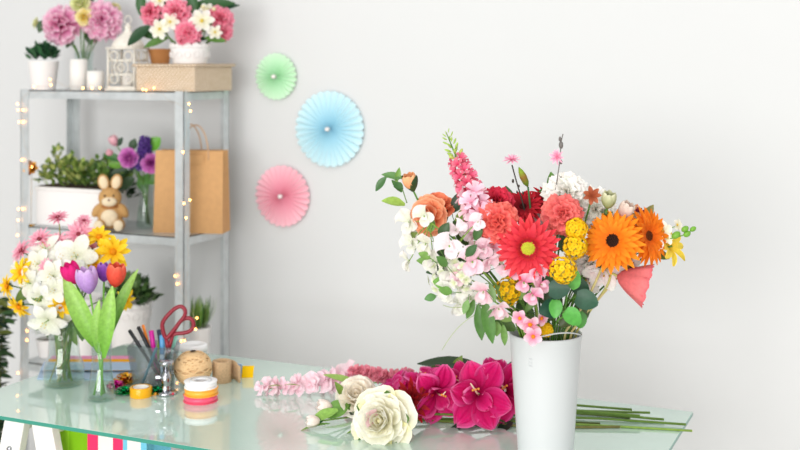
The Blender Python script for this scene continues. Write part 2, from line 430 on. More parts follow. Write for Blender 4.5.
def h_lily(m, r, c0, c1, ce=None, n=6, wide=.62, funnel=.8, ruf=.05):
    for k in (0, 1):
        ring(m, n//2, k*PI*2/n, L=r*1.15, W=r*wide, e0=funnel+.25, e1=-.35+k*.12, c0=c0, c1=c1, ce=ce, kind='o', p=1.25, q=.6, cup=.18, ruf=ruf, rf=2.5, nu=6, nv=9, r0=r*.04, z0=-r*.3+k*.02*r)
def h_stamen(m, r, col, tip, n=5, z=0.0):
    for i in range(n):
        a = 6.28*i/n+.3; e = Vector((math.cos(a)*r*.22, math.sin(a)*r*.22, r*.5+z)); b = Vector((0, 0, -r*.1+z))
        m.tube([b, b*.5+e*.5+Vector((0, 0, .04*r)), e], r*.022, 5, col=col); m.ell(e, (r*.05, r*.05, r*.07), 6, 4, col=tip)
def h_tulip(m, r, h, c0, c1, ce=None):
    for k in (0, 1):
        for i in range(3):
            a = k*1.047+i*2.094+rnd.uniform(-.1, .1)
            m.petal(a=a, r0=r*.05, z0=0, L=h*1.22, W=r*1.75, e0=.35+.1*k, e1=2.0-.03*k, kind='o', p=1.12, q=.55, cup=.75, c0=c0, c1=c1, ce=ce, nu=8, nv=11)
def h_simple(m, r, c0, c1, n=5, wide=.7, cup=.35):
    ring(m, n, 0, L=r, W=r*wide, e0=.35, e1=-.05, c0=c0, c1=c1, p=1.3, q=.5, cup=cup, nu=4, nv=5, ruf=.03)
def h_bell(m, r, c0, c1):
    ring(m, 5, 0, L=r*1.6, W=r*.95, e0=1.35, e1=.25, c0=c0, c1=c1, kind='f', cup=.2, ruf=.05, nu=4, nv=6, r0=r*.06, z0=-r*.9)
def h_pea(m, r, c0, c1, ck=None):
    m.petal(a=PI/2, L=r*1.25, W=r*1.9, e0=.85, e1=-.1, c0=ck or c0, c1=c1, kind='f', cup=.2, ruf=.10, rf=2.2, nu=10, nv=8, z0=-r*.3, rnd_t=.8)
    m.petal(a=-PI/2, L=r*.7, W=r*.6, e0=1.3, e1=.7, c0=c1, c1=c1, kind='o', p=1.3, q=.5, cup=.8, nu=4, nv=6, z0=-r*.25)
    for s_ in (-1, 1):
        m.petal(a=-PI/2+s_*.6, L=r*1.1, W=r*.95, e0=1.1, e1=-.1, c0=c0, c1=c1, kind='o', p=1.3, q=.5, cup=.3, ruf=.08, nu=6, nv=7, z0=-r*.3)
def h_mini(m, R_, col, n=44, r=.0042, c2=(236, 150, 10), col2=None):
    """a dome of tiny four-petalled flowers"""
    M0 = m.M.copy()
    for i in range(n):
        z = 1-(i+.5)/n*1.25; rr = math.sqrt(max(0, 1-z*z)); a = i*2.39996
        d = Vector((rr*math.cos(a), rr*math.sin(a), z)); p = d*R_*rnd.uniform(.88, 1.08)
        m.M = M0 @ face(p, d, rnd.uniform(0, 3))
        c = var(col, 12)
        for k in range(5): m.petal(a=k*1.2566, L=r*1.2, W=r*1.2, e0=.5, e1=.1, c0=c, c1=c, nu=2, nv=3, q=.5)
        m.ell((0, 0, r*.12), r*.22, 5, 4, col=c2)
    m.M = M0

# ------------------------------------------------------------------ stems, heads, sprays
GRN = (86, 128, 52); DGRN = (44, 78, 42); LGRN = (128, 168, 70)
def stem_curve(base, mouth, head, hdir, n=10):
    dm = (mouth-base).normalized(); L = (head-mouth).length
    return [base, base*.5+mouth*.5] + bezier(mouth, mouth+dm*L*.4, head-Vector(hdir)*L*.22, head, n)
def leaf_obj(t, pos, d, n, L, W, col, **k):
    m = MB(); m.leaf(pos, d, n, L, W, col, **k); return m.build('leaf', LEAF, t)
def flower(name, label, cat, path, hdir, build, scol=GRN, sr=.0022, group=None, leaves=(), sepal=None, roll=0, lift=0.0, center=None, cname='flower_center', lmat=None):
    """path: points of the stem, ending at the head"""
    t = thing(name, label, cat, path[0], group)
    m = MB(); m.tube(path, sr, 6, col=scol); m.build('stem', STEM, t)
    F = face(path[-1]+Vector(hdir)*lift, hdir, roll)
    m = MB(); m.M = F; build(m); p = m.build('petals', PET, t)
    if center: m = MB(); m.M = F; center(m); m.build(cname, PET, t)
    if sepal:
        m = MB(); m.M = F; r, c = sepal
        for i in range(5): m.petal(a=i*1.2566, L=r, W=r*.55, e0=-.2, e1=.7, c0=c, c1=c, nu=2, nv=4, z0=-r*.75)
        m.tube([(0, 0, -r*1.1), (0, 0, -r*.75), (0, 0, -r*.4)], [sr, r*.22, r*.3], 8, col=c); m.build('sepals', LEAF, t)
    for l in leaves: leaf_obj(t, *l[:6], **(l[6] if len(l) > 6 else {}))
    return t

# ------------------------------------------------------------------ tall white vase with the large bouquet
VB = T(545.5, 475); VD = 2.43
VH = .301
vt = thing('vase', 'tall tapered white enamel vase in the foreground holding the large mixed bouquet', 'vase', VB)
m = MB()
prof = [(.0001, .004), (.050, .004), (.0545, 0), (.0555, .003), (.0562, .012)]
for i in range(11): f = i/10; prof.append((.0562+(.0752-.0562)*f**1.05, .012+(VH-.014-.012)*f))
prof += [(.0775, VH-.004), (.0772, VH), (.0755, VH+.001), (.0745, VH-.003), (.0735, VH-.02), (.066, .16), (.0545, .012), (.0001, .010)]
m.M = Matrix.Translation(VB); m.lathe(prof, 64, close=False); m.build('body', WHITE_METAL, vt)
m = MB(); pts = []
for i in range(13):
    a = R(-120+24+i*8); pts.append(VB+Vector((math.cos(a)*.0755, math.sin(a)*.0755, VH+.002+.014*math.sin(PI*i/12))))
m.tube(pts, .0016, 8, col=(240, 242, 243)); m.build('rim_handle', WHITE_METAL, vt)
m = MB()
for k in range(3):
    a0 = R(-122+24-0); pts = [VB+Vector((math.cos(a0+q*.012)*(.0738-k*.0004), math.sin(a0+q*.012)*(.0738-k*.0004), VH-.040-k*.007)) for q in range(-5, 6)]
    m.tube(pts, [.0003]+[.0012]*9+[.0003], 6)
m.build('embossed_ridges', WHITE_METAL, vt)
MOUTH = VB+Vector((0, 0, VH+.003))
def vpath(head, hdir, bx=None, r=.055, n=10, pull=1.0):
    v = head-MOUTH; v.z = 0; L = v.length
    v = v.normalized()*min(r, L*.28)*pull if L > 1e-4 else Vector()
    mo = MOUTH+v+Vector((rnd.uniform(-.006, .006), rnd.uniform(-.006, .006), 0))
    b = VB-v*.5+Vector((rnd.uniform(-.012, .012), rnd.uniform(-.012, .012), .014))
    return stem_curve(b, mo, head, hdir, n)
def VF(px, py, dd=0): return P(px, py, VD+dd)
PX = VD/FPX  # metres per pixel at the bouquet

def wpath(way, h, d):
    w_ = [VF(*q) for q in way]; b = VB+Vector((rnd.uniform(-.02, .02), rnd.uniform(-.02, .02), .016))
    pts = [b, w_[0]] + w_[1:] + [h-d*.012, h]; out = [b]
    for i in range(1, len(pts)-1):
        p0, p1, p2, p3 = pts[i-1], pts[i], pts[i+1], pts[min(i+2, len(pts)-1)]
        if i == 1: p0 = p1*2-p2
        for u in (0, .25, .5, .75): out.append(.5*((2*p1)+(-p0+p2)*u+(2*p0-5*p1+4*p2-p3)*u*u+(-p0+3*p1-3*p2+p3)*u**3))
    return out+[h]
def G_(px, py, dd, diam, dirv, c0, c1, label, name='gerbera_daisy', cat='flower', way=None, n=24, inner=None, cc=((70, 40, 20), (30, 16, 12)), cr=.2, scol=(150, 160, 90), droop=0):
    h = VF(px, py, dd); d = D(*dirv); r = diam*PX/2
    return flower(name, label, cat, wpath(way, h, d) if way else vpath(h, d), d, lambda m: h_gerbera(m, r, c0, c1, n, inner, droop), scol=scol, sr=.0028,
                  center=lambda m: h_center(m, r*cr, r*.14, cc[0], cc[1]), sepal=(r*.4, (90, 130, 60)))
G_(528, 248, -.115, 58, (-.05, -.05, 1), (188, 16, 40), (240, 76, 84), 'large red gerbera daisy with yellow green eye at the middle of the bouquet', inner=(222, 50, 56), cc=((222, 220, 70), (196, 202, 60)), cr=.25, n=21)
G_(613, 241, -.07, 57, (-.5, .32, .9), (240, 112, 16), (255, 150, 32), 'large orange gerbera daisy with dark brown eye on the right of the bouquet', way=((566, 331, -.03), (587, 299, -.05), (602, 268, -.04)), scol=(206, 194, 132), cc=((64, 34, 22), (34, 16, 14)), cr=.27)
G_(648, 236, -.03, 54, (.62, .2, .75), (232, 96, 14), (252, 140, 30), 'orange gerbera daisy seen from the side, right behind the dark eyed one', way=((572, 331, -.02), (600, 297, -.03), (630, 262, -.0)), scol=(206, 190, 128), cc=((120, 60, 20), (90, 40, 16)), cr=.2)
G_(523, 207, .01, 40, (-.1, .7, .75), (120, 10, 24), (206, 36, 50), 'crimson gerbera daisy above the large red one in the bouquet', cc=((90, 20, 20), (60, 10, 14)), cr=.2, n=18)
G_(547, 200, .04, 36, (.2, .75, .6), (120, 6, 24), (190, 20, 36), 'dark red gerbera daisy tipped with orange, behind the coral ruffled flower', cc=((200, 90, 20), (230, 120, 20)), cr=.25, n=16)
def C_(px, py, dd, diam, dirv, c0, c1, label, ce=None, lay=6, name='carnation', cat='flower'):
    h = VF(px, py, dd); d = D(*dirv); r = diam*PX/2
    return flower(name, label, cat, vpath(h, d), d, lambda m: h_carnation(m, r, c0, c1, ce, lay), sepal=(r*.6, GRN))
C_(497, 222, -.09, 44, (-.15, .2, 1), (214, 54, 66), (248, 128, 116), 'coral carnation with ruffled petals left of the large red gerbera')
C_(563, 214, -.06, 44, (.05, .25, 1), (216, 66, 76), (246, 134, 128), 'coral pink ruffled carnation right above the large red gerbera')
C_(497, 201, -.01, 36, (-.1, .6, .8), (176, 24, 52), (232, 66, 92), 'deep rose carnation behind the coral one on the left')
C_(567, 192, .02, 50, (0, .6, .8), (238, 234, 220), (252, 250, 244), 'white ruffled carnation at the top middle of the bouquet')
C_(596, 209, .02, 50, (.1, .4, .9), (238, 234, 222), (252, 250, 244), 'white ruffled carnation behind the orange gerbera daisies')
C_(590, 262, -.01, 40, (.1, -.1, 1), (226, 216, 206), (250, 246, 242), 'cream white carnation low under the orange gerbera')
C_(545, 226, .03, 40, (0, .3, 1), (232, 200, 200), (250, 236, 236), 'pale blush carnation tucked between red gerbera and coral flower')
C_(632, 228, .06, 40, (.4, .4, .8), (228, 214, 200), (250, 244, 236), 'cream carnation between the two orange gerberas')
# peach open rose and bud on the left
h = VF(427, 216, -.03); d = D(-.45, .15, .9)
flower('rose', 'peach orange open rose on the left side of the bouquet', 'flower', vpath(h, d), d, lambda m: h_rose(m, 19*PX, (240, 140, 90), (250, 164, 124), (253, 200, 160), 1.0), sepal=(16*PX, GRN))
h = VF(438, 204, .0); d = D(.15, .9, .4)
flower('rose', 'small orange rose behind the peach open one', 'flower', vpath(h, d), d, lambda m: h_rose(m, 17*PX, (236, 120, 80), (250, 160, 120), None, .9, 5), sepal=(14*PX, DGRN))
h = VF(413, 190, -.01); d = D(-.25, .85, .3)
pth = vpath(h, d); t = flower('rose_bud', 'peach rose bud in dark green sepals at the far left top', 'flower bud', pth, d, lambda m: h_tulip(m, 8.5*PX, 17*PX, (246, 170, 120), (252, 190, 140)),
     leaves=[(VF(405, 205, -.01), D(-.9, .25, .1), D(.1, .8, .6), 24*PX, 13*PX, (150, 180, 80)), (VF(402, 192), D(-.6, .75, 0), D(.2, .4, 1), 16*PX, 7*PX, (80, 120, 60)),
             (VF(403, 178), D(-.9, .2, 0), D(.2, .6, 1), 22*PX, 8*PX, (90, 130, 70)), (VF(386, 177), D(-.6, -.75, 0), D(-.4, .3, 1), 18*PX, 8*PX, (70, 110, 60)),
             (VF(396, 182), D(.25, .95, 0), D(.2, 0, 1), 15*PX, 6*PX, (110, 150, 70)), (VF(394, 184), D(.5, -.2, .4), D(.2, .6, 1), 12*PX, 9*PX, (70, 110, 60))])
m = MB()
for a, l in ((0.2, 27), (1.6, 22), (3.2, 26), (4.6, 20)):
    m.M = face(h-Vector(d)*2*PX, d, a); m.petal(a=0, L=l*PX*.8, W=14*PX, e0=.5, e1=1.55, c0=(60, 92, 52), c1=(44, 74, 44), cup=.7, nu=4, nv=6)
m.build('sepals', LEAF, t)
m = MB(); m.tube(bezier(VF(407, 203, 0), VF(402, 190), VF(402, 178), VF(386, 177)), .0012, 6, col=(110, 140, 80)); m.build('side_stem', STEM, t)

# snapdragon spire
def spire(name, label, base, tip, path0, n, r0, r1, c0, c1, tipcol=(170, 200, 90), tipfrac=.72, head=h_bell, sr=.002, wid=.5, lname='floret'):
    t = thing(name, label, 'flower', path0[0])
    m = MB(); ax = (tip-base); L = ax.length; ax = ax.normalized()
    m.tube(path0+[base+ax*L*k/5 for k in range(1, 6)], [sr]*len(path0)+[sr*.9]*4+[sr*.4], 6, col=GRN); m.build('stem', STEM, t)
    x = ax.orthogonal().normalized(); y = ax.cross(x)
    mf = MB(); mb = MB()
    for i in range(n):
        f = i/(n-1); a = i*2.39996; rad = (x*math.cos(a)+y*math.sin(a))
        d = (rad*1.0+ax*(.25+.8*f)).normalized(); r = (r0*(1-f)+r1*f)
        p = base+ax*L*f+rad*r*wid*1.3
        if f < tipfrac:
            mf.M = face(p+d*r*.6, d, rnd.uniform(0, 6)); head(mf, r, c0, var(c1, 10))
        else:
            q = (1-f)/(1-tipfrac)
            mb.M = face(p, d); mb.ell((0, 0, r*.2), (r*.42*(q*.6+.4), r*.42*(q*.6+.4), r*.9), 6, 5, col=mixc((222, 200, 120) if q > .8 else tipcol, tipcol, .6))
    mf.build('florets', PET, t)
    if mb.v: mb.build('buds', LEAF, t)
    return t
b = VF(483, 222, -.03); tp = VF(446, 132, -.02)
spire('snapdragon', 'tall pink snapdragon spire with green tip at the top left of the bouquet', b, tp, vpath(b, (tp-b).normalized()), 64, 8.2*PX, 3.2*PX, (228, 76, 120), (242, 142, 160), wid=.9, tipfrac=.70)
b = VF(492, 250, -.06); tp = VF(470, 192, -.07)
spire('snapdragon', 'pale pink snapdragon with open florets in front of the pink spire', b, tp, vpath(b, (tp-b).normalized()), 24, 10*PX, 8*PX, (244, 170, 194), (252, 228, 234), wid=.7, tipfrac=1.1)
# sweet pea sprays: several blossoms on a branching stem
def spray(name, label, cat, blossoms, head, c0, c1, leaves=(), scol=LGRN, sr=.0015, path=None, depth=-.05, group=None, cen=None, start=None, bname='blossom', hub=None):
    hx = hub or blossoms[0]
    hubp = VF(hx[0], hx[1], hx[2] if len(hx) > 2 else depth)
    pth = path or vpath(hubp, (hubp-MOUTH).normalized()); t = thing(name, label, cat, pth[0], group)
    m = MB(); m.tube(pth, sr, 6, col=scol); m.build('stem', STEM, t)
    for (px, py, dd, dia, dv) in blossoms:
        p = VF(px, py, dd); d = D(*dv)
        m = MB(); m.tube(bezier(pth[-2], hubp*.6+p*.4, p-d*.02, p), sr*.7, 5, col=scol); tw = m.build('side_stem', STEM, t)
        m = MB(); m.M = face(p, (d+Vector([rnd.uniform(-.35, .35) for _ in range(3)])).normalized(), rnd.uniform(-1.3, 1.3)); head(m, dia*PX/2, c0, var(c1, 4)); b = m.build(bname, PET, t)
        if cen: m = MB(); m.M = face(p, d); cen(m, dia*PX/2); m.build('flower_center', PET, b)
    for l in leaves: leaf_obj(t, *l)
    return t
cw0, cw1 = (240, 228, 226), (238, 234, 230)
spray('sweet_pea', 'white sweet pea spray on the far left of the bouquet', 'flower', [(424, 216, -.09, 22, (-.3, .1, 1)), (408, 222, -.02, 26, (-.8, .2, .6)), (411, 243, -.02, 24, (-.7, -.2, .7)), (425, 245, -.06, 22, (-.3, -.1, 1)),
      (432, 262, -.04, 24, (-.5, -.2, .9)), (407, 262, .0, 22, (-.9, -.3, .5)), (420, 228, 0, 26, (-.6, .1, .8))], h_pea, (226, 232, 206), cw1)
spray('sweet_pea', 'pale pink and white sweet pea left of the coral carnation', 'flower', [(449, 246, -.11, 34, (-.15, -.1, 1)), (456, 229, -.09, 26, (0, .5, .8)), (478, 222, -.12, 22, (-.1, .1, 1)), (468, 232, -.06, 24, (0, .1, 1))], lambda m, r, a, b: h_pea(m, r*.8, a, b), (246, 226, 230), (245, 234, 237))
spray('sweet_pea', 'pink tinged sweet pea spray below the coral carnation', 'flower', [(472, 262, -.12, 36, (-.2, -.1, 1)), (489, 262, -.12, 26, (.2, -.2, 1)), (460, 275, -.1, 28, (-.3, -.3, 1)), (484, 249, -.1, 26, (.1, .2, 1)), (505, 268, -.1, 24, (.1, -.2, 1))], lambda m, r, a, b: h_pea(m, r*.8, a, b), (242, 186, 204), (248, 226, 232))
spray('sweet_pea', 'white sweet pea spray hanging at the lower left of the bouquet', 'flower', [(450, 275, -.08, 24, (-.5, -.2, 1)), (447, 292, -.07, 26, (-.6, -.3, .8)), (462, 288, -.09, 24, (-.4, -.3, 1)), (460, 305, -.06, 26, (-.4, -.6, .8)), (471, 300, -.08, 24, (-.2, -.5, 1)), (442, 268, -.03, 22, (-.8, 0, .6)), (440, 282, -.02, 20, (-.8, -.2, .6))], h_pea, (228, 232, 212), cw1)
spray('sweet_pea', 'two large blush sweet peas drooping over the vase rim', 'flower', [(483, 293, -.13, 30, (-.1, -.5, 1)), (499, 310, -.13, 32, (.1, -.6, 1))], lambda m, r, a, b: h_pea(m, r*.85, a, b), (242, 180, 200), (247, 228, 233), hub=(492, 296, -.12))
spray('sweet_pea', 'pink sweet peas beneath the large red gerbera', 'flower', [(524, 283, -.12, 24, (0, -.3, 1)), (537, 272, -.12, 22, (.1, -.1, 1)), (533, 296, -.12, 24, (.1, -.3, 1)), (542, 285, -.11, 22, (.3, -.2, 1)), (516, 270, -.1, 24, (-.2, -.3, 1)), (545, 268, -.1, 20, (.3, 0, 1))], lambda m, r, a, b: h_pea(m, r*.82, a, b), (236, 124, 166), (248, 214, 225))
spray('alstroemeria', 'pale pink alstroemeria with orange throats at the vase rim', 'flower', [(530, 324, -.115, 22, (0, -.2, 1)), (533, 336, -.115, 20, (.1, -.5, 1)), (520, 318, -.11, 18, (-.3, -.2, 1)), (541, 318, -.1, 18, (.3, 0, 1))], lambda m, r, a, b: h_simple(m, r, a, b, 5, .8), (240, 130, 166), (252, 222, 230),
      cen=lambda m, r: m.ell((0, 0, r*.1), (r*.22, r*.22, r*.2), 8, 5, col=(244, 150, 40)), hub=(532, 320, -.1))
# lantana heads
def lantana(px, py, dd, w, label, path=None):
    h = VF(px, py, dd); d = D(0, .1, 1); t = thing('lantana', label, 'flower', VB+Vector((0, 0, .016)))
    p = vpath(h, d); m = MB(); m.tube([q-p[0]+VB+Vector((0, 0, .016)) if i == 0 else q for i, q in enumerate(p)], .002, 6, col=GRN); m.build('stem', STEM, t)
    m = MB(); m.M = face(h, d); m.ell((0, 0, 0), w*PX*.40, 10, 7, col=(190, 170, 50)); m.build('flower_center', LEAF, t)
    m = MB(); m.M = face(h, d); h_mini(m, w*PX*.5, (248, 206, 30), n=46, r=2.6*PX); m.build('petals', PET, t)
lantana(563, 270, -.125, 24, 'yellow lantana head beside the lower right of the red gerbera')
lantana(575, 247, -.10, 22, 'yellow lantana head under the coral pink ruffled carnation')
lantana(576, 229, -.09, 20, 'small yellow lantana head touching the coral pink ruffled carnation')
lantana(508, 291, -.06, 26, 'yellow lantana head half hidden behind pink sweet peas')
lantana(546, 330, -.06, 12, 'tiny yellow lantana head at the vase rim')
# coral cornet flower
h = VF(617, 276, -.03); d = D(.92, -.26, .22)
def cornet(m):
    for q in (0, 1):
        n = 60; k = 10; vs, cc, fs = [], [], []; L = 31*PX*(1-.1*q)
        for i in range(k+1):
            f = i/k
            for j in range(n):
                a = 2*PI*j/n; fl = math.sin(a*7+q)*.06*f + math.sin(a*19+q*2)*.05*max(0, f-.6)*2
                rr = (1.2*PX+20*PX*f**.62*(1-.12*q))*(1+fl); z = L*f*(1+.03*math.sin(a*11)*f)
                vs.append((rr*math.cos(a), rr*math.sin(a), z)); cc.append(mixc(mixc((226, 110, 112), (242, 142, 142), f), (228, 96, 106), max(0, f-.85)*5))
        for i in range(k):
            for j in range(n): fs.append((i*n+j, i*n+(j+1) % n, (i+1)*n+(j+1) % n, (i+1)*n+j))
        m.add(vs, fs, cc)
flower('poppy', 'coral funnel shaped poppy hanging out at the lower right of the bouquet', 'flower', wpath(((577, 331, .0), (592, 308, -.02), (607, 286, -.03)), h, d), d, cornet, scol=(190, 186, 110), sr=.0026)
# white lily-like flower under the orange gerbera
for (px, py, dd, dia, dv, lb) in ((604, 268, -.03, 44, (.1, -.2, 1), 'white lily below the orange gerbera'), (586, 280, -.02, 34, (-.2, -.3, 1), 'small white lily low beside the dark ivy leaves'), (626, 262, .01, 32, (.4, -.1, .9), 'white lily behind the coral poppy')):
    h = VF(px, py, dd); d = D(*dv)
    flower('lily', lb, 'flower', vpath(h, d), d, lambda m: h_lily(m, dia*PX/2, (232, 200, 206), (250, 247, 243)), center=lambda m: h_stamen(m, dia*PX/2, (220, 220, 160), (200, 150, 60)), cname='stamens')
# right hand top: small odds
for (px, py, dd, dia, dv, lb) in ((437, 280, -.05, 20, (-.7, -.1, .7), 'small white stock blossoms at the far lower left of the bouquet'), (455, 262, -.09, 22, (-.3, .1, 1), 'white stock blossoms over the lower left leaves'), (466, 280, -.11, 20, (-.1, -.1, 1), 'white stock blossoms beside the drooping sweet peas'), (512, 258, -.08, 18, (-.1, 0, 1), 'white stock blossoms left under the red gerbera')):
    h = VF(px, py, dd); d = D(*dv); t = thing('stock_flower', lb, 'flower', VB+Vector((rnd.uniform(-.02, .02), rnd.uniform(-.02, .02), .015))); p_ = vpath(h, d)
    p_[0] = ORIG[t.name]; m = MB(); m.tube(p_, .0014, 5, col=LGRN); m.build('stem', STEM, t); m = MB()
    for i in range(7):
        a = i*2.4; q = math.sqrt(i/7)*dia*.75*PX; F = face(h, d); m.M = F @ face(Vector((q*math.cos(a), q*math.sin(a), rnd.uniform(-.004, .008))), Vector((math.cos(a)*q*40, math.sin(a)*q*40, 1)), a); h_simple(m, dia*PX*.27, (214, 224, 174), (238, 236, 230), 4, .9)
    m.build('florets', PET, t)
h = VF(592, 196, -.05); d = D(-.1, .4, .9)
flower('star_flower', 'small rust brown star shaped flower at the top right', 'flower', vpath(h, d), d, lambda m: ring(m, 7, L=10*PX, W=5*PX, e0=.4, e1=.1, c0=(140, 60, 30), c1=(186, 104, 74)))
for (px, py, r_, ca, cb, dv, lb) in ((607, 204, 9, (126, 140, 70), (226, 224, 190), (.1, .9, .3), 'green and cream rose bud beside the rust brown star flower'), (621, 213, 9, (200, 150, 140), (236, 220, 206), (.4, .8, .3), 'blush and olive rose bud at the upper right')):
    h = VF(px, py+5, -.05); d = D(*dv)
    flower('rose_bud', lb, 'flower bud', vpath(h, d), d, lambda m: h_tulip(m, r_*PX*.9, r_*1.9*PX, ca, cb), sepal=(8*PX, (90, 104, 50)))
h = VF(640, 214, .03); d = D(.3, .8, .4)
flower('aster', 'small burgundy aster above the side facing orange gerbera', 'flower', vpath(h, d), d, lambda m: h_aster(m, 11*PX, (110, 20, 40), (150, 50, 70), 10))
h = VF(628, 214, .0); d = D(-.2, .8, .6)
flower('lily', 'small peach and olive lily behind the orange gerberas', 'flower', vpath(h, d), d, lambda m: h_lily(m, 15*PX, (120, 120, 60), (240, 150, 110), wide=.4))
h = VF(655, 224, .02); d = D(.2, .9, .3)
flower('daffodil', 'small pale yellow spiky flower at the upper right edge', 'flower', vpath(h, d), d, lambda m: h_lily(m, 13*PX, (244, 210, 90), (250, 224, 120), wide=.35, n=8))
h = VF(672, 246, .01); d = D(.6, .3, .7)
flower('daffodil', 'bright yellow flower with pointed petals at the far right edge', 'flower', vpath(h, d), d, lambda m: h_lily(m, 19*PX, (240, 200, 60), (250, 222, 90), wide=.4, n=8))
spray('blossom_branch', 'small white blossoms on a twig at the far right', 'flower', [(661, 231, 0, 24, (.4, .2, .9)), (677, 225, .01, 14, (.4, .5, .7)), (655, 242, -.02, 22, (.4, .0, 1)), (667, 238, 0, 14, (.4, .1, 1))], lambda m, r, a, b: h_simple(m, r, a, b, 5, .8), (240, 230, 190), (252, 250, 246),
      cen=lambda m, r: m.ell((0, 0, r*.1), (r*.18, r*.18, r*.15), 6, 4, col=(236, 200, 80)))
hub = VF(668, 239, 0); t = thing('bud_sprig', 'sprig of small round green buds poking out at the far right', 'flower bud', VB+Vector((.01, 0, .016)))
m = MB(); pp = vpath(hub, D(.8, .3, 0)); pp[0] = VB+Vector((.01, 0, .016)); m.tube(pp+bezier(hub, VF(676, 238), VF(684, 236), VF(692, 230), 5)[1:], .0013, 6, col=(100, 150, 60)); m.build('stem', STEM, t)
for (px, py, a, b) in ((676, 235, 5, 3.4), (685, 229, 4, 3), (687, 234, 4, 3), (693, 229, 3.5, 2.5)):
    m = MB(); m.M = face(VF(px, py), D(.8, .5, 0)); m.ell((0, 0, 0), (b*PX, b*PX, a*PX), 10, 7, col=(120, 176, 60)); m.build('bud', LEAF, t)
# twigs
def twig(label, pts, dd, r, heads=(), nodes=(), col=(60, 56, 50), bud=None):
    w_ = [VF(x, y, dd) for x, y in pts]; pp = vpath(w_[0], (w_[1]-w_[0]).normalized())
    t = thing('blossom_twig', label, 'flower', pp[0]); m = MB(); m.tube(pp+w_[1:], r, 6, col=col)
    for (x, y, s_) in nodes: m.ell(VF(x, y, dd), (s_*PX*.6, s_*PX*.6, s_*PX), 6, 5, col=col)
    m.build('stem', STEM, t)
    for (x, y, dia, dv) in heads:
        m = MB(); m.M = face(VF(x, y, dd), D(*dv)); h_aster(m, dia*PX/2, (236, 120, 160), (248, 208, 222), 9); m.build('blossom', PET, t)
    return t
twig('dark twig with a pale pink blossom on top, left of two twigs', [(521, 197), (516, 180), (512, 165)], .0, .0016, [(512, 160, 20, (-.1, .9, .4))], [(513, 181, 2.2), (519, 186, 1.6), (517, 192, 1.6), (523, 193, 1.8)])
twig('tall thin grey twig with a pink blossom halfway, right of two twigs', [(557, 180), (560, 160), (561, 142), (563, 134)], .01, .0013, [(557, 157, 18, (-.5, .1, .7))], [(561, 145, 4), (561, 162, 2.5), (560, 139, 2.6), (561, 177, 1.2)], col=(116, 112, 108))
h = VF(528, 185, 0); d = D(-.42, .88, .2)
flower('lily_bud', 'closed green lily bud beside the left dark twig', 'flower bud', vpath(VF(528, 187, 0), D(-.1, .9, 0)), d, lambda m: m.tube([(0, 0, 0), (0, 0, 5*PX), (0, 0, 12*PX), (0, 0, 18*PX), (0, 0, 23*PX)], [.001, 3.2*PX, 3.8*PX, 2.6*PX, .4*PX], 10, cols=[(110, 150, 60), (120, 150, 50), (160, 120, 60), (150, 180, 60), (120, 160, 50)]), scol=(60, 100, 60))
# greenery
def foliage(name, label, cat, hub, leaves, scol=GRN, sr=.0014, path=None):
    hp = VF(*hub); pp = path or vpath(hp, (hp-MOUTH).normalized()); t = thing(name, label, cat, pp[0])
    m = MB(); m.tube(pp, sr, 6, col=scol)
    for (px, py, dd, dx, dy, dz, L, W, col) in leaves:
        p = VF(px, py, dd); m.tube(bezier(pp[-3], pp[-2], p-D(dx, dy, dz)*.01, p, 5), sr*.6, 5, col=scol)
    m.build('stem', STEM, t)
    for (px, py, dd, dx, dy, dz, L, W, col) in leaves:
        leaf_obj(t, VF(px, py, dd), D(dx, dy, dz), D(rnd.uniform(-.2, .2), .35, 1), L*PX, W*PX, col, bend=rnd.uniform(.1, .5), **({'p': .72, 'q': .55} if name == 'ivy' else {}))
    return t
foliage('ivy', 'dark green ivy leaves at the lower middle of the bouquet', 'foliage', (566, 305, -.09), [(549, 290, -.12, .9, .1, .3, 20, 19, (34, 76, 56)), (576, 297, -.10, .8, -.2, .3, 22, 20, (40, 80, 58)), (560, 306, -.11, -.9, -.2, .3, 22, 19, (30, 70, 52)), (552, 283, -.08, .3, .8, .2, 18, 18, (60, 100, 60)), (572, 282, -.07, .6, -.4, .2, 20, 17, (38, 76, 50))], scol=(90, 140, 60))
foliage('ivy', 'bright green leaves under the yellow lantana head', 'foliage', (566, 315, -.10), [(565, 311, -.12, .8, -.6, .3, 19, 17, (88, 168, 70)), (569, 288, -.10, .3, .8, .3, 20, 16, (96, 170, 76)), (556, 300, -.125, -.1, -.9, .3, 17, 13, (84, 160, 66)), (578, 312, -.08, .2, -.9, .2, 16, 14, (74, 140, 60))], scol=(110, 170, 80))
foliage('leaf_sprig', 'pair of long green leaves hanging left of the vase rim', 'foliage', (478, 305, -.08), [(478, 305, -.11, .1, -1, .1, 34, 11, (74, 116, 52)), (484, 300, -.115, .2, -1, .1, 42, 13, (80, 124, 56)), (474, 300, -.09, -.3, -.8, 0, 20, 8, (90, 134, 60)), (497, 322, -.1, 0, -1, .1, 14, 9, (110, 150, 70)), (503, 325, -.1, .1, -1, .1, 20, 7, (100, 140, 66))])
foliage('leaf_sprig', 'dark leaves filling the left middle of the bouquet', 'foliage', (462, 240, -.01), [(452, 212, 0, .5, .8, .1, 26, 14, (44, 70, 46)), (443, 226, 0, -.2, .9, .2, 28, 16, (40, 64, 44)), (460, 232, -.02, .2, .9, .2, 28, 16, (130, 160, 70)), (470, 262, -.02, -.8, .3, .2, 36, 18, (50, 84, 44)), (456, 262, -.02, -.7, -.2, .2, 32, 16, (46, 80, 44)), (448, 284, -.06, -.8, .2, .3, 16, 13, (120, 170, 80)), (470, 246, -.03, -.5, .8, .1, 30, 16, (60, 92, 44)),
   (440, 262, 0, -.9, .1, .2, 24, 12, (120, 160, 80)), (425, 240, 0, -.8, .3, .2, 20, 9, (150, 180, 100))])
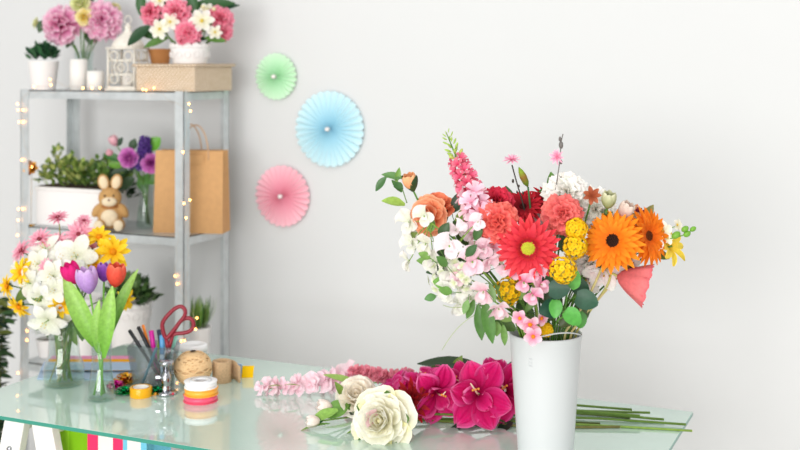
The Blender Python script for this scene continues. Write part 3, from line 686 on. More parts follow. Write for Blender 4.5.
foliage('leaf_sprig', 'green leaves filling the middle of the bouquet behind the red gerbera', 'foliage', (530, 240, .04), [(505, 240, .02, -.5, .7, 0, 32, 18, (54, 84, 46)), (540, 220, .04, .1, .9, 0, 34, 18, (70, 110, 50)), (510, 215, .04, -.1, .9, 0, 30, 16, (60, 96, 48)), (560, 250, .0, .6, .7, 0, 32, 20, (60, 90, 46)), (490, 270, 0, -.7, .2, 0, 36, 20, (60, 92, 46)), (575, 220, .03, .4, .8, 0, 32, 16, (66, 100, 50)), (480, 210, .03, -.2, .9, 0, 26, 14, (150, 180, 90)), (552, 195, .06, 0, .9, 0, 24, 12, (90, 130, 60)), (500, 255, .03, -.9, .1, 0, 36, 20, (50, 80, 44)), (527, 265, .02, -.3, -.9, 0, 40, 22, (56, 84, 40)), (545, 265, .02, .3, -.9, 0, 40, 22, (50, 76, 40))])
foliage('leaf_sprig', 'dark leaves behind the lantana and orange gerbera on the right', 'foliage', (595, 255, .03), [(600, 240, .03, .5, .7, 0, 32, 18, (56, 76, 44)), (585, 258, -.02, .9, -.1, .1, 32, 17, (62, 80, 46)), (612, 268, .0, .9, -.1, .1, 28, 14, (52, 70, 46)), (615, 225, .04, .5, .8, 0, 28, 13, (120, 120, 60)), (640, 224, .04, .5, .7, 0, 24, 11, (136, 130, 70)), (650, 250, .02, .7, -.3, 0, 22, 10, (90, 110, 60)), (580, 270, 0, .2, -.9, 0, 36, 18, (54, 84, 46))])
foliage('leaf_sprig', 'small light green leaves dotted among the white sweet peas', 'foliage', (462, 290, -.09), [(430, 258, -.06, -.8, .4, .3, 13, 8, (120, 160, 80)), (447, 266, -.11, -.6, .6, .3, 15, 9, (84, 124, 60)), (452, 292, -.10, -.8, .2, .3, 14, 9, (110, 156, 76)), (436, 296, -.04, -.9, -.2, .2, 12, 8, (90, 140, 76)), (468, 300, -.11, -.3, -.8, .3, 14, 7, (120, 160, 90)),
   (466, 256, -.12, .5, .6, .3, 16, 9, (60, 96, 50)), (440, 238, -.09, .4, .8, .3, 18, 11, (56, 84, 48)), (490, 284, -.13, .2, -.8, .3, 18, 7, (110, 140, 80)), (456, 246, -.08, .6, -.7, .3, 20, 12, (50, 80, 46)), (430, 232, -.07, .2, .9, .3, 14, 8, (110, 150, 80)), (475, 240, -.1, .3, .9, .3, 18, 9, (70, 110, 56))])
foliage('leaf_sprig', 'tangle of small leaves just above the vase rim', 'foliage', (540, 315, -.04), [(510, 305, -.07, -.4, .6, .2, 26, 10, (110, 150, 80)), (512, 320, -.08, -.5, .2, .2, 22, 9, (130, 165, 90)), (520, 300, -.07, .2, .9, .1, 30, 9, (120, 155, 80)), (525, 312, -.07, .5, .7, .1, 26, 8, (96, 136, 66)), (548, 320, -.05, .4, .8, 0, 28, 16, (60, 84, 44)), (560, 326, -.05, .6, .6, 0, 26, 16, (70, 84, 44)), (545, 305, -.04, 0, .9, 0, 34, 20, (50, 76, 40)), (530, 325, -.03, -.3, .7, 0, 28, 18, (60, 88, 44)), (515, 330, -.04, -.6, .4, 0, 26, 14, (80, 110, 56)), (575, 325, -.03, .5, .7, 0, 26, 12, (80, 100, 60))])
t = thing('tendril', 'thin curling green tendrils trailing from the lower left of the bouquet', 'foliage', VB+Vector((-.02, 0, .016)))
m = MB(); pp = vpath(VF(492, 310, -.08), D(-.7, .2, .2)); pp[0] = VB+Vector((-.02, 0, .016))
m.tube(pp, .001, 5, col=(140, 160, 90)); m.tube(bezier(pp[-1], VF(478, 312, -.08), VF(460, 318, -.08), VF(442, 350, -.06), 10), .0007, 5, col=(170, 184, 130))
m.tube(bezier(pp[-1], VF(480, 296, -.08), VF(462, 314, -.08), VF(443, 305, -.06), 10), .0007, 5, col=(160, 176, 120)); m.build('stem', STEM, t)

# ------------------------------------------------------------------ cut flowers lying on the table
def lay(px, py, h=0.0): p = T(px, py); p.z += h; return p
def lying(name, label, heads, path, build, scol=(104, 134, 60), sr=.003, leaves=(), cen=None, cname='stamens', one=True, bname='blossom', sepals=None):
    t = thing(name, label, 'flower', path[0]); m = MB(); m.tube(path, sr, 7, col=scol); m.build('stem', STEM, t)
    for (pos, d, r) in heads:
        F = face(pos, d, rnd.uniform(0, 3)); m = MB(); m.M = F; build(m, r)
        b = m.build('petals' if len(heads) == 1 else bname, PET, t)
        if cen: m = MB(); m.M = F; cen(m, r); m.build(cname, PET, t if len(heads) == 1 else b)
        if sepals:
            m = MB(); m.M = F
            for i in range(5): m.petal(a=i*1.2566, L=r*1.1, W=r*.55, e0=.1, e1=.9, c0=sepals, c1=sepals, nu=2, nv=5, z0=-r*.65)
            m.build('sepals', LEAF, t)
    for l in leaves: leaf_obj(t, *l)
    return t
MG0, MG1, MGE = (168, 0, 70), (234, 24, 120), (250, 150, 200)
def glad(m, r):
    for k in (0, 1):
        ring(m, 3, k*PI/3+.2, L=r*1.25, W=r*.95, e0=1.2-.15*k, e1=-.3+k*.25, c0=MG0, c1=MG1, ce=MGE, kind='o', p=1.3, q=.75, cup=.12, ruf=.12, rf=3.6, nu=14, nv=12, r0=r*.04, z0=-r*.35+k*.02*r, jit=.25)
    ring(m, 2, .9, L=r*.75, W=r*.6, e0=1.3, e1=.3, c0=MG0, c1=MG1, ce=MGE, kind='o', p=1.4, q=.5, cup=.2, ruf=.12, rf=3, nu=10, nv=9, r0=r*.04, z0=-r*.3, jit=.3)
def gst(m, r):
    m.tube([(0, 0, -r*.2), (r*.12, 0, r*.1), (r*.3, r*.04, r*.3), (r*.5, r*.1, r*.42)], [r*.02, r*.03, r*.03, r*.02], 6, col=(252, 222, 200))
    for q in (-.3, 0, .3): m.ell((r*.26, q*r*.3, r*.3), r*.045, 6, 4, col=(246, 170, 80))
PL = 2.78/FPX
# gladiolus stalk A with two big blossoms beside the vase
pa = [lay(686, 427, .006), lay(600, 421, .006), lay(545, 420, .008), lay(500, 419, .012), lay(455, 415, .02)]
lying('gladiolus', 'magenta gladiolus with wide open blossoms lying right against the white vase',
      [(P(478, 396, 2.74), D(-.1, .1, 1), 31*PL), (P(507, 392, 2.79), D(.1, .1, 1), 29*PL), (P(462, 383, 2.84), D(-.5, .6, .6), 21*PL), (P(494, 376, 2.86), D(.1, .8, .6), 20*PL)], pa, glad, cen=gst)
pb = [lay(664, 422, .006), lay(600, 418, .010), lay(540, 416, .012), lay(480, 413, .018), lay(420, 410, .022)]
lying('gladiolus', 'magenta gladiolus with two drooping blossoms left of the open ones',
      [(P(438, 396, 2.76), D(.2, -.35, .9), 27*PL), (P(427, 382, 2.84), D(-.2, 1, .15), 23*PL), (P(434, 376, 2.9), D(.2, 1, .1), 16*PL)], pb, glad, cen=gst)
pc = [lay(632, 417, .018), lay(560, 412, .02), lay(480, 405, .024), lay(400, 398, .03)]
lying('gladiolus', 'magenta gladiolus whose buds point up beside the large cream rose',
      [(P(398, 391, 2.88), D(-.25, 1, .1), 27*PL), (P(390, 390, 2.92), D(-.8, .7, .2), 20*PL), (P(350, 383, 2.97), D(-.8, .3, .5), 7*PL)], pc, glad)
pd = [lay(655, 424, .012), lay(600, 420, .018), lay(520, 416, .02), lay(440, 416, .02), lay(416, 410, .028)]
lying('aster', 'dark red aster lying between cream rose and magenta gladiolus', [(P(411, 401, 2.74), D(.3, .1, 1), 23*PL)], pd, lambda m, r: h_aster(m, r, (100, 6, 18), (190, 34, 40), 14))
# cream roses
pe = [lay(650, 421, .02), lay(560, 420, .024), lay(480, 424, .02), lay(420, 426, .03), P(394, 424, 2.66)]
lying('rose', 'large open cream rose with a blush heart lying at the front', [(P(380, 421, 2.65), D(-.35, .35, 1), 32*PL)], pe, lambda m, r: (h_rose(m, r*.8, (246, 240, 196), (253, 250, 238), (255, 252, 244), .75), ring(m, 5, .35, L=r*1.02, W=r*1.25, e0=.5, e1=-.35, c0=(236, 226, 130), c1=(253, 250, 238), kind='o', p=1.7, q=.34, cup=.22, nu=10, nv=10, z0=-r*.35, ruf=.03, rf=2)), cen=lambda m, r: m.petal(a=2.6, L=r*.5, W=r*.6, e0=1.3, e1=1.0, kind='f', cup=.8, c0=(240, 190, 200), c1=(248, 216, 220), r0=r*.18, z0=-r*.1), cname='blush_petal', sepals=GRN,
      leaves=[(lay(400, 434, .004), D(.6, -.05, .4), UP, 14*PL, 9*PL, (50, 84, 50)), (lay(362, 432, .004), D(-.9, 0, .3), UP, 16*PL, 7*PL, (110, 150, 60))])
pf = [lay(640, 424, .02), lay(520, 418, .03), lay(430, 410, .034), lay(372, 402, .03)]
lying('rose', 'smaller half open cream rose behind the large one', [(P(357, 396, 2.79), D(-.1, .65, .8), 22*PL)], pf, lambda m, r: h_rose(m, r, (248, 236, 210), (253, 244, 230), (255, 250, 242), .65), sepals=DGRN,
      leaves=[(P(372, 388, 2.86), D(-.4, -.4, .5), D(.3, .5, 1), 26*PL, 14*PL, (110, 150, 70)), (P(348, 404, 2.78), D(-.7, -.3, .3), D(0, .8, .6), 26*PL, 20*PL, (104, 148, 62)), (P(338, 410, 2.76), D(-.8, -.2, .3), D(0, .8, .6), 30*PL, 12*PL, (140, 184, 84)), (P(346, 400, 2.8), D(-.4, .75, .1), D(.5, .3, 1), 22*PL, 8*PL, (110, 140, 60)),
              (P(330, 424, 2.74), D(-.9, -.05, .2), UP, 30*PL, 9*PL, (126, 170, 80)), (P(352, 400, 2.8), D(.1, -.3, .8), D(0, .9, .5), 18*PL, 16*PL, (90, 134, 60))])
for k, (hx, hy, dd, lb, rr) in enumerate(((319, 407, 2.78, 'blush rosebud in green sepals, upper of two left of the cream roses', 9), (307, 420, 2.74, 'blush rosebud in green sepals, lower of two left of the cream roses', 8))):
    d = D(-.9, .25 if k == 0 else .05, .25); hp = P(hx+14, hy+1, dd)
    path = [lay(470, 424-k*3, .006), lay(400, 424-k, .010), lay(350, 422, .012), hp]
    t = lying('rose_bud', lb, [(hp, d, rr*PL*.68)], path, lambda m, r: h_tulip(m, r*1.0, r*2.6, (250, 232, 216), (253, 242, 236)), sr=.002)
    m = MB(); m.M = face(hp, d)
    for a in range(4): m.petal(a=a*1.57, L=13*PL, W=6*PL, e0=.7, e1=1.6, c0=(50, 96, 56), c1=(60, 110, 60), cup=.6, nu=4, nv=5, z0=-2*PL)
    m.build('sepals', LEAF, t)
# larkspur and stock
bl = P(352, 384, 3.02); tl = P(258, 391, 3.04)
def lyspire(name, label, pts, n, r, c0, c1, head, path, jit=.5, leaves=()):
    t = thing(name, label, 'flower', path[0]); m = MB(); m.tube(path+pts[1:], .002, 6, col=LGRN); m.build('stem', STEM, t)
    m = MB(); k = len(pts)-1
    for i in range(n):
        f = (i+.5)/n*k; a = int(f); q = pts[a].lerp(pts[a+1], f-a); ff = i/n
        ang = rnd.uniform(-.3, PI+.3); d = (RGT*math.cos(ang)*.4+UP*math.sin(ang)*.6-FWD*rnd.uniform(.2, 1)+(tl-bl).normalized()*.5).normalized()
        rr = r*(1-.45*ff)*rnd.uniform(.85, 1.15)
        p = q+d*r*jit; p.z = max(p.z, .75+rr*.75)
        m.M = face(p, d, rnd.uniform(0, 6)); head(m, rr, c0, var(c1, 7))
    m.build('florets', PET, t)
    for l in leaves: leaf_obj(t, *l)
    return t
PB = 3.02/FPX
base_p = [lay(560, 405, .01), lay(460, 398, .015), lay(400, 390, .02)]
lyspire('larkspur', 'pale pink larkspur stalk lying at the far left of the cut flowers', [P(352, 378, 3.06), P(325, 383, 3.04), P(295, 386, 3.03), P(262, 389, 3.03)], 19, 13.5*PB, (248, 204, 216), (253, 230, 236), h_pea, base_p, leaves=[(P(300, 386, 3.0), D(-.8, .2, .2), UP, 16*PB, 4*PB, (150, 170, 90)), (P(282, 386, 3.0), D(-.8, .1, .2), UP, 14*PB, 4*PB, (150, 170, 90))])
base_q = [lay(575, 406, .014), lay(470, 396, .02), lay(415, 388, .03)]
lyspire('snapdragon', 'dusty pink snapdragon spire lying behind the cream roses', [P(412, 378, 3.0), P(390, 378, 3.0), P(368, 373, 3.02), P(352, 371, 3.04)], 44, 7.5*PB, (214, 96, 124), (236, 150, 166), h_bell, base_q, leaves=[(P(362, 386, 2.96), D(-.95, .35, 0), D(0, .8, .6), 40*PB, 8*PB, (150, 180, 90))])
# lying leaves
t = thing('leaf_branch', 'large dark green leaves rising behind the magenta gladioli', 'foliage', lay(560, 408, .006))
m = MB(); m.tube([lay(560, 408, .006), lay(500, 402, .02), P(470, 385, 2.96), P(450, 375, 3.0)], .0022, 6, col=DGRN); m.build('stem', STEM, t)
for l in [(P(488, 372, 2.94), D(-.98, .19, -.05), D(.2, .9, .5), 76*PL, 22*PL, (52, 72, 46)), (P(452, 380, 2.95), D(.35, .95, .05), D(-.4, .1, 1), 28*PL, 13*PL, (116, 150, 60)), (P(452, 384, 2.93), D(-.6, .6, .2), D(.3, .3, 1), 30*PL, 16*PL, (70, 100, 50)), (P(500, 385, 2.9), D(.5, .8, 0), D(.1, .3, 1), 30*PL, 14*PL, (48, 70, 44)),
          (P(440, 392, 2.9), D(-.8, .4, .2), D(.1, .5, 1), 34*PL, 16*PL, (54, 80, 46))]: leaf_obj(t, *l)
t = thing('leaf_branch', 'dark leafy branch drooping below the magenta gladioli at the front', 'foliage', lay(600, 425, .004))
m = MB(); m.tube([lay(600, 425, .004), lay(540, 425, .01), lay(470, 420, .012), lay(400, 416, .012)], .0024, 6, col=(90, 100, 50)); m.build('stem', STEM, t)
for l in [(lay(474, 424, .012), D(-.75, -.2, .6), UP, 46*PL, 12*PL, (38, 62, 46)), (lay(472, 424, .012), D(-.1, -.55, .7), UP, 34*PL, 22*PL, (40, 66, 48)), (lay(484, 424, .012), D(.8, .1, .5), UP, 26*PL, 8*PL, (70, 110, 60)), (lay(466, 423, .02), D(.1, .7, .4), D(0, 0, 1), 16*PL, 11*PL, (40, 66, 46)), (lay(512, 426, .01), D(-.7, -.3, .7), UP, 24*PL, 14*PL, (36, 56, 42)), (lay(515, 424, .01), D(-.9, -.1, .3), UP, 34*PL, 9*PL, (84, 120, 60)), (lay(405, 420, .01), D(-.8, -.2, .7), UP, 26*PL, 13*PL, (48, 76, 46)), (lay(440, 414, .01), D(.9, .3, .1), D(0, .6, .8), 40*PL, 16*PL, (110, 116, 60))]: leaf_obj(t, *l)
for k, (a, b, c, rr, cc, lb) in enumerate((((630, 419), (540, 411), (440, 410), .0034, (110, 124, 70), 'thick grey green cut stem, rearmost in the bundle right of the vase'),
        ((692, 432), (560, 424), (430, 420), .0028, (134, 164, 74), 'light green cut stem reaching farthest over the table edge'),
        ((620, 428), (540, 431), (430, 422), .003, (120, 116, 64), 'short brownish cut stem at the front of the bundle'))):
    p0, p1, p2 = lay(*a, rr), lay(*b, rr+.001), lay(*c, rr+.001); t = thing('cut_stem', lb, 'stem', p0)
    m = MB(); m.tube(bezier(p0, p0.lerp(p1, .6), p1.lerp(p2, .3), p2, 8), rr, 8, col=cc); m.build('stalk', STEM, t)
    m = MB(); dn = (p0-p1).normalized(); m.tube([p0, p0+dn*.0012], rr*.9, 8, col=(206, 206, 150)); m.build('cut_end', STEM, t)

# ------------------------------------------------------------------ glass vases with flowers on the left of the table
def glass_vase(name, label, base, prof, water, wall_=.0022):
    t = thing(name, label, 'vase', base)
    m = MB(); m.M = Matrix.Translation(base)
    inner = [(max(.0001, r-wall_), max(z, .006)) for r, z in prof][::-1]
    m.lathe([(.0001, 0)]+prof+inner+[(.0001, .006)], 40, close=False); m.build('glass_body', GLASS, t)
    m = MB(); m.M = Matrix.Translation(base)
    def rad(z):
        for (r0, z0), (r1, z1) in zip(prof, prof[1:]):
            if z0 <= z <= z1 and z1 > z0: return r0+(r1-r0)*(z-z0)/(z1-z0)
        return prof[0][0]
    zs = [.0065+(water-.0065)*k/6 for k in range(7)]
    m.lathe([(.0001, .0065)]+[(rad(z)-wall_-.0003, z) for z in zs]+[(.0001, water)], 40, close=False); m.build('water', WATER, t)
    return t
def mk_path(base, h, rad, inner=.4):
    mo0 = base+Vector((0, 0, h))
    def f(head, hdir, n=8):
        v = head-mo0; v.z = 0; L = v.length; v = v.normalized()*min(rad, L*.35) if L > 1e-4 else Vector()
        b = base-v*inner+Vector((rnd.uniform(-.85, .85)*rad*.9, rnd.uniform(-.85, .85)*rad*.9, .012))
        return stem_curve(b, mo0+v+Vector((rnd.uniform(-.2, .2)*rad, rnd.uniform(-.2, .2)*rad, -.004)), head, hdir, n)
    return f
B1 = T(64, 384); d1 = (B1.dot(FWD)); S1 = d1/FPX
glass_vase('vase', 'wide clear glass vase holding yellow, white and pink daisies at the left of the table', B1, [(.050, 0), (.0545, .004), (.055, .04), (.052, .055), (.043, .075), (.040, .12), (.044, .178)], .048)
path1 = mk_path(B1, .176, .032)
def F1(name, label, px, py, dd, dia, dv, fn, cen=None, group=None, leaves=(), sepal=True, scol=GRN, cname='flower_center'):
    h = P(px, py, d1+dd); d = D(*dv); r = dia*S1/2
    return flower(name, label, 'flower', path1(h, d), d, lambda m: fn(m, r), scol=scol, sr=.0016, group=group, center=(lambda m: cen(m, r)) if cen else None, sepal=(r*.35, GRN) if sepal else None, leaves=leaves, cname=cname)
def yel(m, r):
    ring(m, 8, 0, L=r, W=r*.36, e0=.3, e1=-.25, c0=(244, 176, 10), c1=(252, 222, 56), p=1.15, q=.7, cup=.3, nu=4, nv=6)
    ring(m, 7, .3, L=r*.85, W=r*.32, e0=.75, e1=.1, c0=(244, 176, 10), c1=(252, 224, 66), p=1.15, q=.7, cup=.3, nu=4, nv=6)
ycen = lambda m, r: m.ell((0, 0, r*.12), (r*.2, r*.2, r*.15), 8, 5, col=(236, 150, 20))
for px, py, dd, dia, dv, lb in ((22, 272, -.02, 30, (-.4, .1, 1), 'yellow daisy at the far left edge of the vase bouquet'), (8, 286, .0, 26, (-.8, 0, .7), 'yellow daisy cut by the left picture edge'), (20, 306, -.03, 30, (-.5, -.6, .8), 'yellow daisy hanging lowest at the left'),
        (99, 238, .02, 32, (.2, .8, .6), 'yellow daisy at the top of the left bouquet facing up'), (113, 252, .0, 38, (.3, .3, 1), 'large yellow daisy at the upper right of the left bouquet'), (97, 266, .0, 28, (0, 0, 1), 'golden daisy just above the tulips'),
        (61, 306, -.05, 32, (0, -.3, 1), 'yellow daisy low among the white lilies'), (124, 300, .04, 28, (.7, -.3, .7), 'yellow daisy peeking out right behind the tulip leaves'), (32, 262, .0, 22, (-.3, .6, .8), 'small yellow daisy behind the leftmost white lilies')):
    F1('daisy', lb, px, py, dd, dia, dv, yel, ycen)
pka = lambda m, r: h_aster(m, r*1.05, (222, 110, 140), (250, 200, 212), 13)
pcen = lambda m, r: m.ell((0, 0, r*.12), (r*.2, r*.2, r*.15), 8, 5, col=(150, 60, 70))
for px, py, dd, dia, dv, lb in ((58, 218, .04, 24, (-.1, .9, .4), 'pink daisy standing highest at the left of its bouquet'), (84, 221, .05, 18, (.2, .8, .5), 'small pink daisy in front of the middle shelf board'), (79, 235, .03, 32, (.1, .5, .9), 'pink daisy at the top middle with petals fanned to the viewer'),
        (59, 244, .02, 28, (0, .6, .8), 'rose pink daisy behind the white lilies'), (40, 240, .03, 28, (-.3, .7, .7), 'pink daisy at the upper left of the bouquet'), (22, 251, .03, 26, (-.6, .5, .6), 'pink daisy leaning out farthest left'), (92, 250, .03, 22, (.2, .3, 1), 'pink daisy tucked beside the golden one'), (47, 267, -.04, 18, (-.1, .1, 1), 'faded pink daisy deep among the white lilies')):
    F1('daisy', lb, px, py, dd, dia, dv, pka, pcen, scol=(150, 150, 80))
whl = lambda m, r: h_lily(m, r*.95, (236, 238, 214), (245, 244, 241), n=6, wide=.78, funnel=.45, ruf=.06)
wst = lambda m, r: h_stamen(m, r*.7, (220, 230, 170), (230, 200, 90), 4)
for px, py, dd, dia, dv, lb in ((45, 248, .0, 32, (-.2, .6, .8), 'white lily at the top left of the white cluster'), (62, 257, -.02, 30, (0, .3, 1), 'white lily beside the rose pink daisy'), (38, 264, -.03, 30, (-.3, .2, 1), 'white lily above the faded pink daisy'), (52, 276, -.06, 30, (-.1, .1, 1), 'white lily in the middle of the white cluster'),
        (28, 283, -.04, 30, (-.5, 0, .9), 'white lily next to the leftmost yellow daisies'), (68, 284, -.06, 28, (.1, -.1, 1), 'white lily left of the magenta tulip'), (76, 256, -.03, 40, (.1, .2, 1), 'large white lily in the upper middle'), (90, 262, -.01, 34, (.4, .2, .9), 'white lily above the lilac tulip'),
        (40, 298, -.06, 30, (-.2, -.2, 1), 'white lily at the left below the cluster middle'), (66, 300, -.04, 32, (.1, -.2, 1), 'white lily above the low yellow daisy'), (46, 322, -.07, 36, (-.1, -.4, 1), 'large white lily drooping lowest over the glass vase'), (30, 268, .01, 26, (-.6, .3, .8), 'white lily behind the far left daisies'), (54, 290, -.07, 26, (0, 0, 1), 'small white lily in front of the cluster'), (74, 272, -.04, 28, (.2, 0, 1), 'white lily over the magenta tulip'), (15, 270, .02, 22, (-.8, .2, .6), 'small white lily at the far left rim'), (57, 318, -.05, 28, (.1, -.5, .9), 'white lily drooping right of the lowest one')):
    F1('lily', lb, px, py, dd, dia, dv, whl, wst, sepal=False, scol=(120, 150, 80), cname='stamens')
hp = P(66, 300, d1+.02); pp = path1(hp, D(0, 1, 0)); t = thing('leaf_sprig', 'long green leaves hanging below the white lilies in the glass vase', 'foliage', pp[0])
m = MB(); m.tube(pp, .0016, 6, col=(110, 90, 60)); m.build('stem', STEM, t)
for px, py, dd, dx, dy, L, W, c in ((70, 310, -.02, .15, -1, 34, 9, (96, 128, 66)), (76, 312, -.03, .25, -1, 30, 9, (84, 120, 64)), (66, 318, -.02, .4, -.9, 30, 8, (110, 140, 80)), (72, 334, -.02, .5, .6, 22, 7, (110, 150, 90)), (45, 300, -.05, -.8, .3, 16, 8, (90, 120, 50)), (52, 262, -.0, .3, -.8, 22, 10, (80, 70, 40)), (60, 330, -.02, -.3, .9, 20, 6, (90, 70, 60)), (82, 318, 0, .1, -1, 22, 8, (70, 104, 60)), (50, 285, -.02, .7, .4, 26, 12, (100, 130, 60)), (35, 285, 0, -.6, -.5, 26, 12, (100, 130, 60)), (80, 268, .02, .5, .5, 30, 12, (70, 80, 50)), (60, 240, .05, .3, -.8, 26, 10, (60, 80, 50))):
    leaf_obj(t, P(px, py, d1+dd), D(dx, dy, .1), D(.2, .3, 1), L*S1, W*S1, c)
# tulips
B2 = T(101.5, 399); d2 = B2.dot(FWD); S2 = d2/FPX
glass_vase('vase', 'slim flared clear glass vase holding four tulips', B2, [(.034, 0), (.0365, .004), (.034, .03), (.027, .075), (.0245, .105), (.0262, .155)], .060, .0018)
path2 = mk_path(B2, .152, .014, .9)
def tulip(lb, px, py, w, h, dv, c0, c1, ce, dd, leaves=()):
    d = D(*dv); b = P(px, py+h*.5, d2+dd); p = path2(b, d)
    return flower('tulip', lb, 'flower', p, d, lambda m: h_tulip(m, w*S2*.5, h*S2*.92, c0, c1, ce), scol=(110, 170, 60), sr=.0026, leaves=leaves)
tulip('magenta pink tulip, leftmost of the four tulips', 76, 272, 16, 24, (-.3, .9, .2), (214, 30, 110), (238, 50, 140), (220, 20, 120), .02,
      [(P(99, 352, d2-.005), D(-.42, .92, .05), D(.3, 0, 1), 84*S2, 19*S2, (122, 178, 66), dict(fold=.55, nv=12, p=1.05, q=.75, bend=.35, col2=(168, 208, 110)))])
tulip('pale lilac tulip at the front of the four tulips', 90, 280, 19, 28, (-.15, 1, .1), (176, 130, 206), (214, 176, 232), (232, 208, 240), -.02,
      [(P(100, 356, d2-.02), D(-.05, 1, .1), D(-.3, 0, 1), 56*S2, 12*S2, (112, 168, 56), dict(fold=.55, nv=12, p=1.05, q=.75, bend=.35, col2=(168, 208, 110)))])
tulip('deep purple tulip behind the coral one', 104, 272, 13, 20, (.05, 1, 0), (128, 60, 170), (160, 90, 200), (190, 140, 220), .03)
tulip('coral red tulip, rightmost of the four tulips', 115, 275, 20, 25, (.12, 1, .1), (226, 70, 50), (240, 98, 78), (248, 140, 110), .0,
      [(P(104, 358, d2-.03), D(.12, 1, .1), D(.1, 0, 1), 72*S2, 16*S2, (112, 174, 56), dict(fold=.55, nv=12, p=1.05, q=.75, bend=.35, col2=(168, 208, 110))), (P(107, 346, d2+.01), D(.32, .95, 0), D(-.4, 0, 1), 82*S2, 13*S2, (92, 150, 56), dict(fold=.55, nv=12, p=1.05, q=.75, bend=.35, col2=(168, 208, 110)))])

# ------------------------------------------------------------------ things standing on the left half of the table
def quad_sheet(name, label, pts, z0, th, col, cat='paper'):
    ws = [T(*p) for p in pts]; c = sum(ws, Vector())/4
    m = MB(); vs = [Vector((p.x, p.y, z)) for z in (z0, z0+th) for p in ws]
    m.add(vs, [(3, 2, 1, 0), (4, 5, 6, 7), (0, 1, 5, 4), (1, 2, 6, 5), (2, 3, 7, 6), (3, 0, 4, 7)], col=col)
    return tag(m.build(name, PAPER, None, loc=(c.x, c.y, z0), smooth=False, bevel=.0005), label, cat)
quad_sheet('paper_pad', 'pink paper pad at the back of the paper stack behind the vases', ((46, 366), (136, 366), (132, 357), (52, 357)), .7503, .0035, (240, 160, 200))
quad_sheet('paper_pad', 'orange yellow paper pad between the pink and the blue ones', ((44, 372), (137, 372), (135, 362.5), (49, 362.5)), .7542, .006, (250, 180, 30))
quad_sheet('paper_pad', 'pale blue paper pad in front at the left edge of the table', ((37, 379.5), (138, 381), (137, 371), (41, 370)), .7503, .0035, (176, 198, 220))
quad_sheet('paper_pad', 'pale blue paper lying on top of the orange yellow pad', ((40, 374), (137.5, 374), (137, 366), (44, 366)), .7606, .0015, (180, 202, 226))
# pen holder
hb = T(154, 387); dh = hb.dot(FWD); SHs = dh/FPX
t = thing('pen_holder', 'smoky clear plastic pen holder filled with pens and red scissors', 'pen holder', hb)
HR = Matrix.Translation(hb) @ Matrix.Rotation(YAW, 4, 'Z')
def holder_shell(o, z0, z1, wb, wt, db, dt):
    out = []
    for z, w_, d_ in ((z0, wb, db), (z1, wt, dt)):
        out += [(-w_/2+o, -d_/2+o, z), (w_/2-o, -d_/2+o, z), (w_/2-o, d_/2-o, z), (-w_/2+o, d_/2-o, z)]
    return out
m = MB(); m.M = HR; H_ = .116
a = holder_shell(0, 0, H_, .094, .128, .06, .085); b = holder_shell(.002, .004, H_, .094, .128, .06, .085)
m.add(a+b, [(3, 2, 1, 0), (0, 1, 5, 4), (1, 2, 6, 5), (2, 3, 7, 6), (3, 0, 4, 7), (8, 9, 10, 11), (9, 8, 12, 13), (10, 9, 13, 14), (11, 10, 14, 15), (8, 11, 15, 12), (4, 5, 13, 12), (5, 6, 14, 13), (6, 7, 15, 14), (7, 4, 12, 15)])
m.build('cup', SMOKE, t, smooth=False)
def hp_(x, y, z): return HR @ Vector((x, y, z))
def pen(name, label, b, tip, r, col, capcol, nib=None, cat='pen'):
    b, tip = hp_(*b), hp_(*tip); ax = (tip-b).normalized(); L = (tip-b).length
    t = thing(name, label, cat, b); m = MB(); m.tube([b+ax*L*.08, b+ax*L*.62], r, 10, col=col); m.build('barrel', PAINT, t)
    m = MB(); m.tube([b+ax*L*.62, b+ax*L*.64, b+ax*L*.985, b+ax*L], [r*1.0, r*1.15, r*1.15, r*.8], 10, col=capcol); m.build('cap', PAINT, t)
    m = MB(); m.tube([b, b+ax*L*.05, b+ax*L*.08], [r*.15, r*.5, r*.9], 8, col=nib or (60, 60, 60)); m.build('tip', PAINT, t)
pen('pen', 'black pen leaning farthest left in the pen holder', (.035, -.018, .006), (-.066, -.005, .155), .0042, (50, 50, 54), (34, 34, 38))
pen('pen', 'black pen with a red end beside the leftmost black pen', (.040, -.008, .006), (-.046, .012, .160), .0045, (52, 52, 56), (30, 30, 34))
pen('pencil', 'orange topped pencil at the back of the pen holder', (.01, .018, .006), (-.037, .032, .160), .0036, (60, 140, 120), (250, 140, 40), cat='pencil')
pen('marker', 'magenta marker standing up in the pen holder', (.012, .005, .006), (-.010, .010, .150), .0058, (204, 20, 150), (204, 20, 150), cat='marker')
pen('marker', 'light blue and white marker in front of the scissors', (.024, -.004, .006), (.022, .0, .140), .0062, (200, 224, 236), (90, 160, 210), cat='marker')
pen('marker', 'dark navy marker behind the light blue one', (.034, .012, .006), (.008, .02, .150), .005, (30, 40, 60), (26, 40, 66), cat='marker')
pen('marker', 'mint green marker at the right side of the pen holder', (.012, .01, .006), (.058, .012, .138), .0056, (150, 220, 200), (160, 230, 210), cat='marker')
pen('pencil', 'teal pencil slanting across the front of the pen holder', (-.030, -.022, .006), (.012, -.026, .112), .0035, (40, 140, 160), (40, 140, 160), cat='pencil')
pen('pencil', 'lime green pencil behind the magenta marker', (.0, .02, .006), (.010, .03, .148), .0034, (150, 200, 70), (150, 200, 70), cat='pencil')
t = thing('scissors', 'dark red handled scissors standing upright in the pen holder', 'scissors', hp_(.022, .016, .006))
def SP(x, y, o=0): return P(x, y, dh-.02+o)
RED = (136, 24, 44)
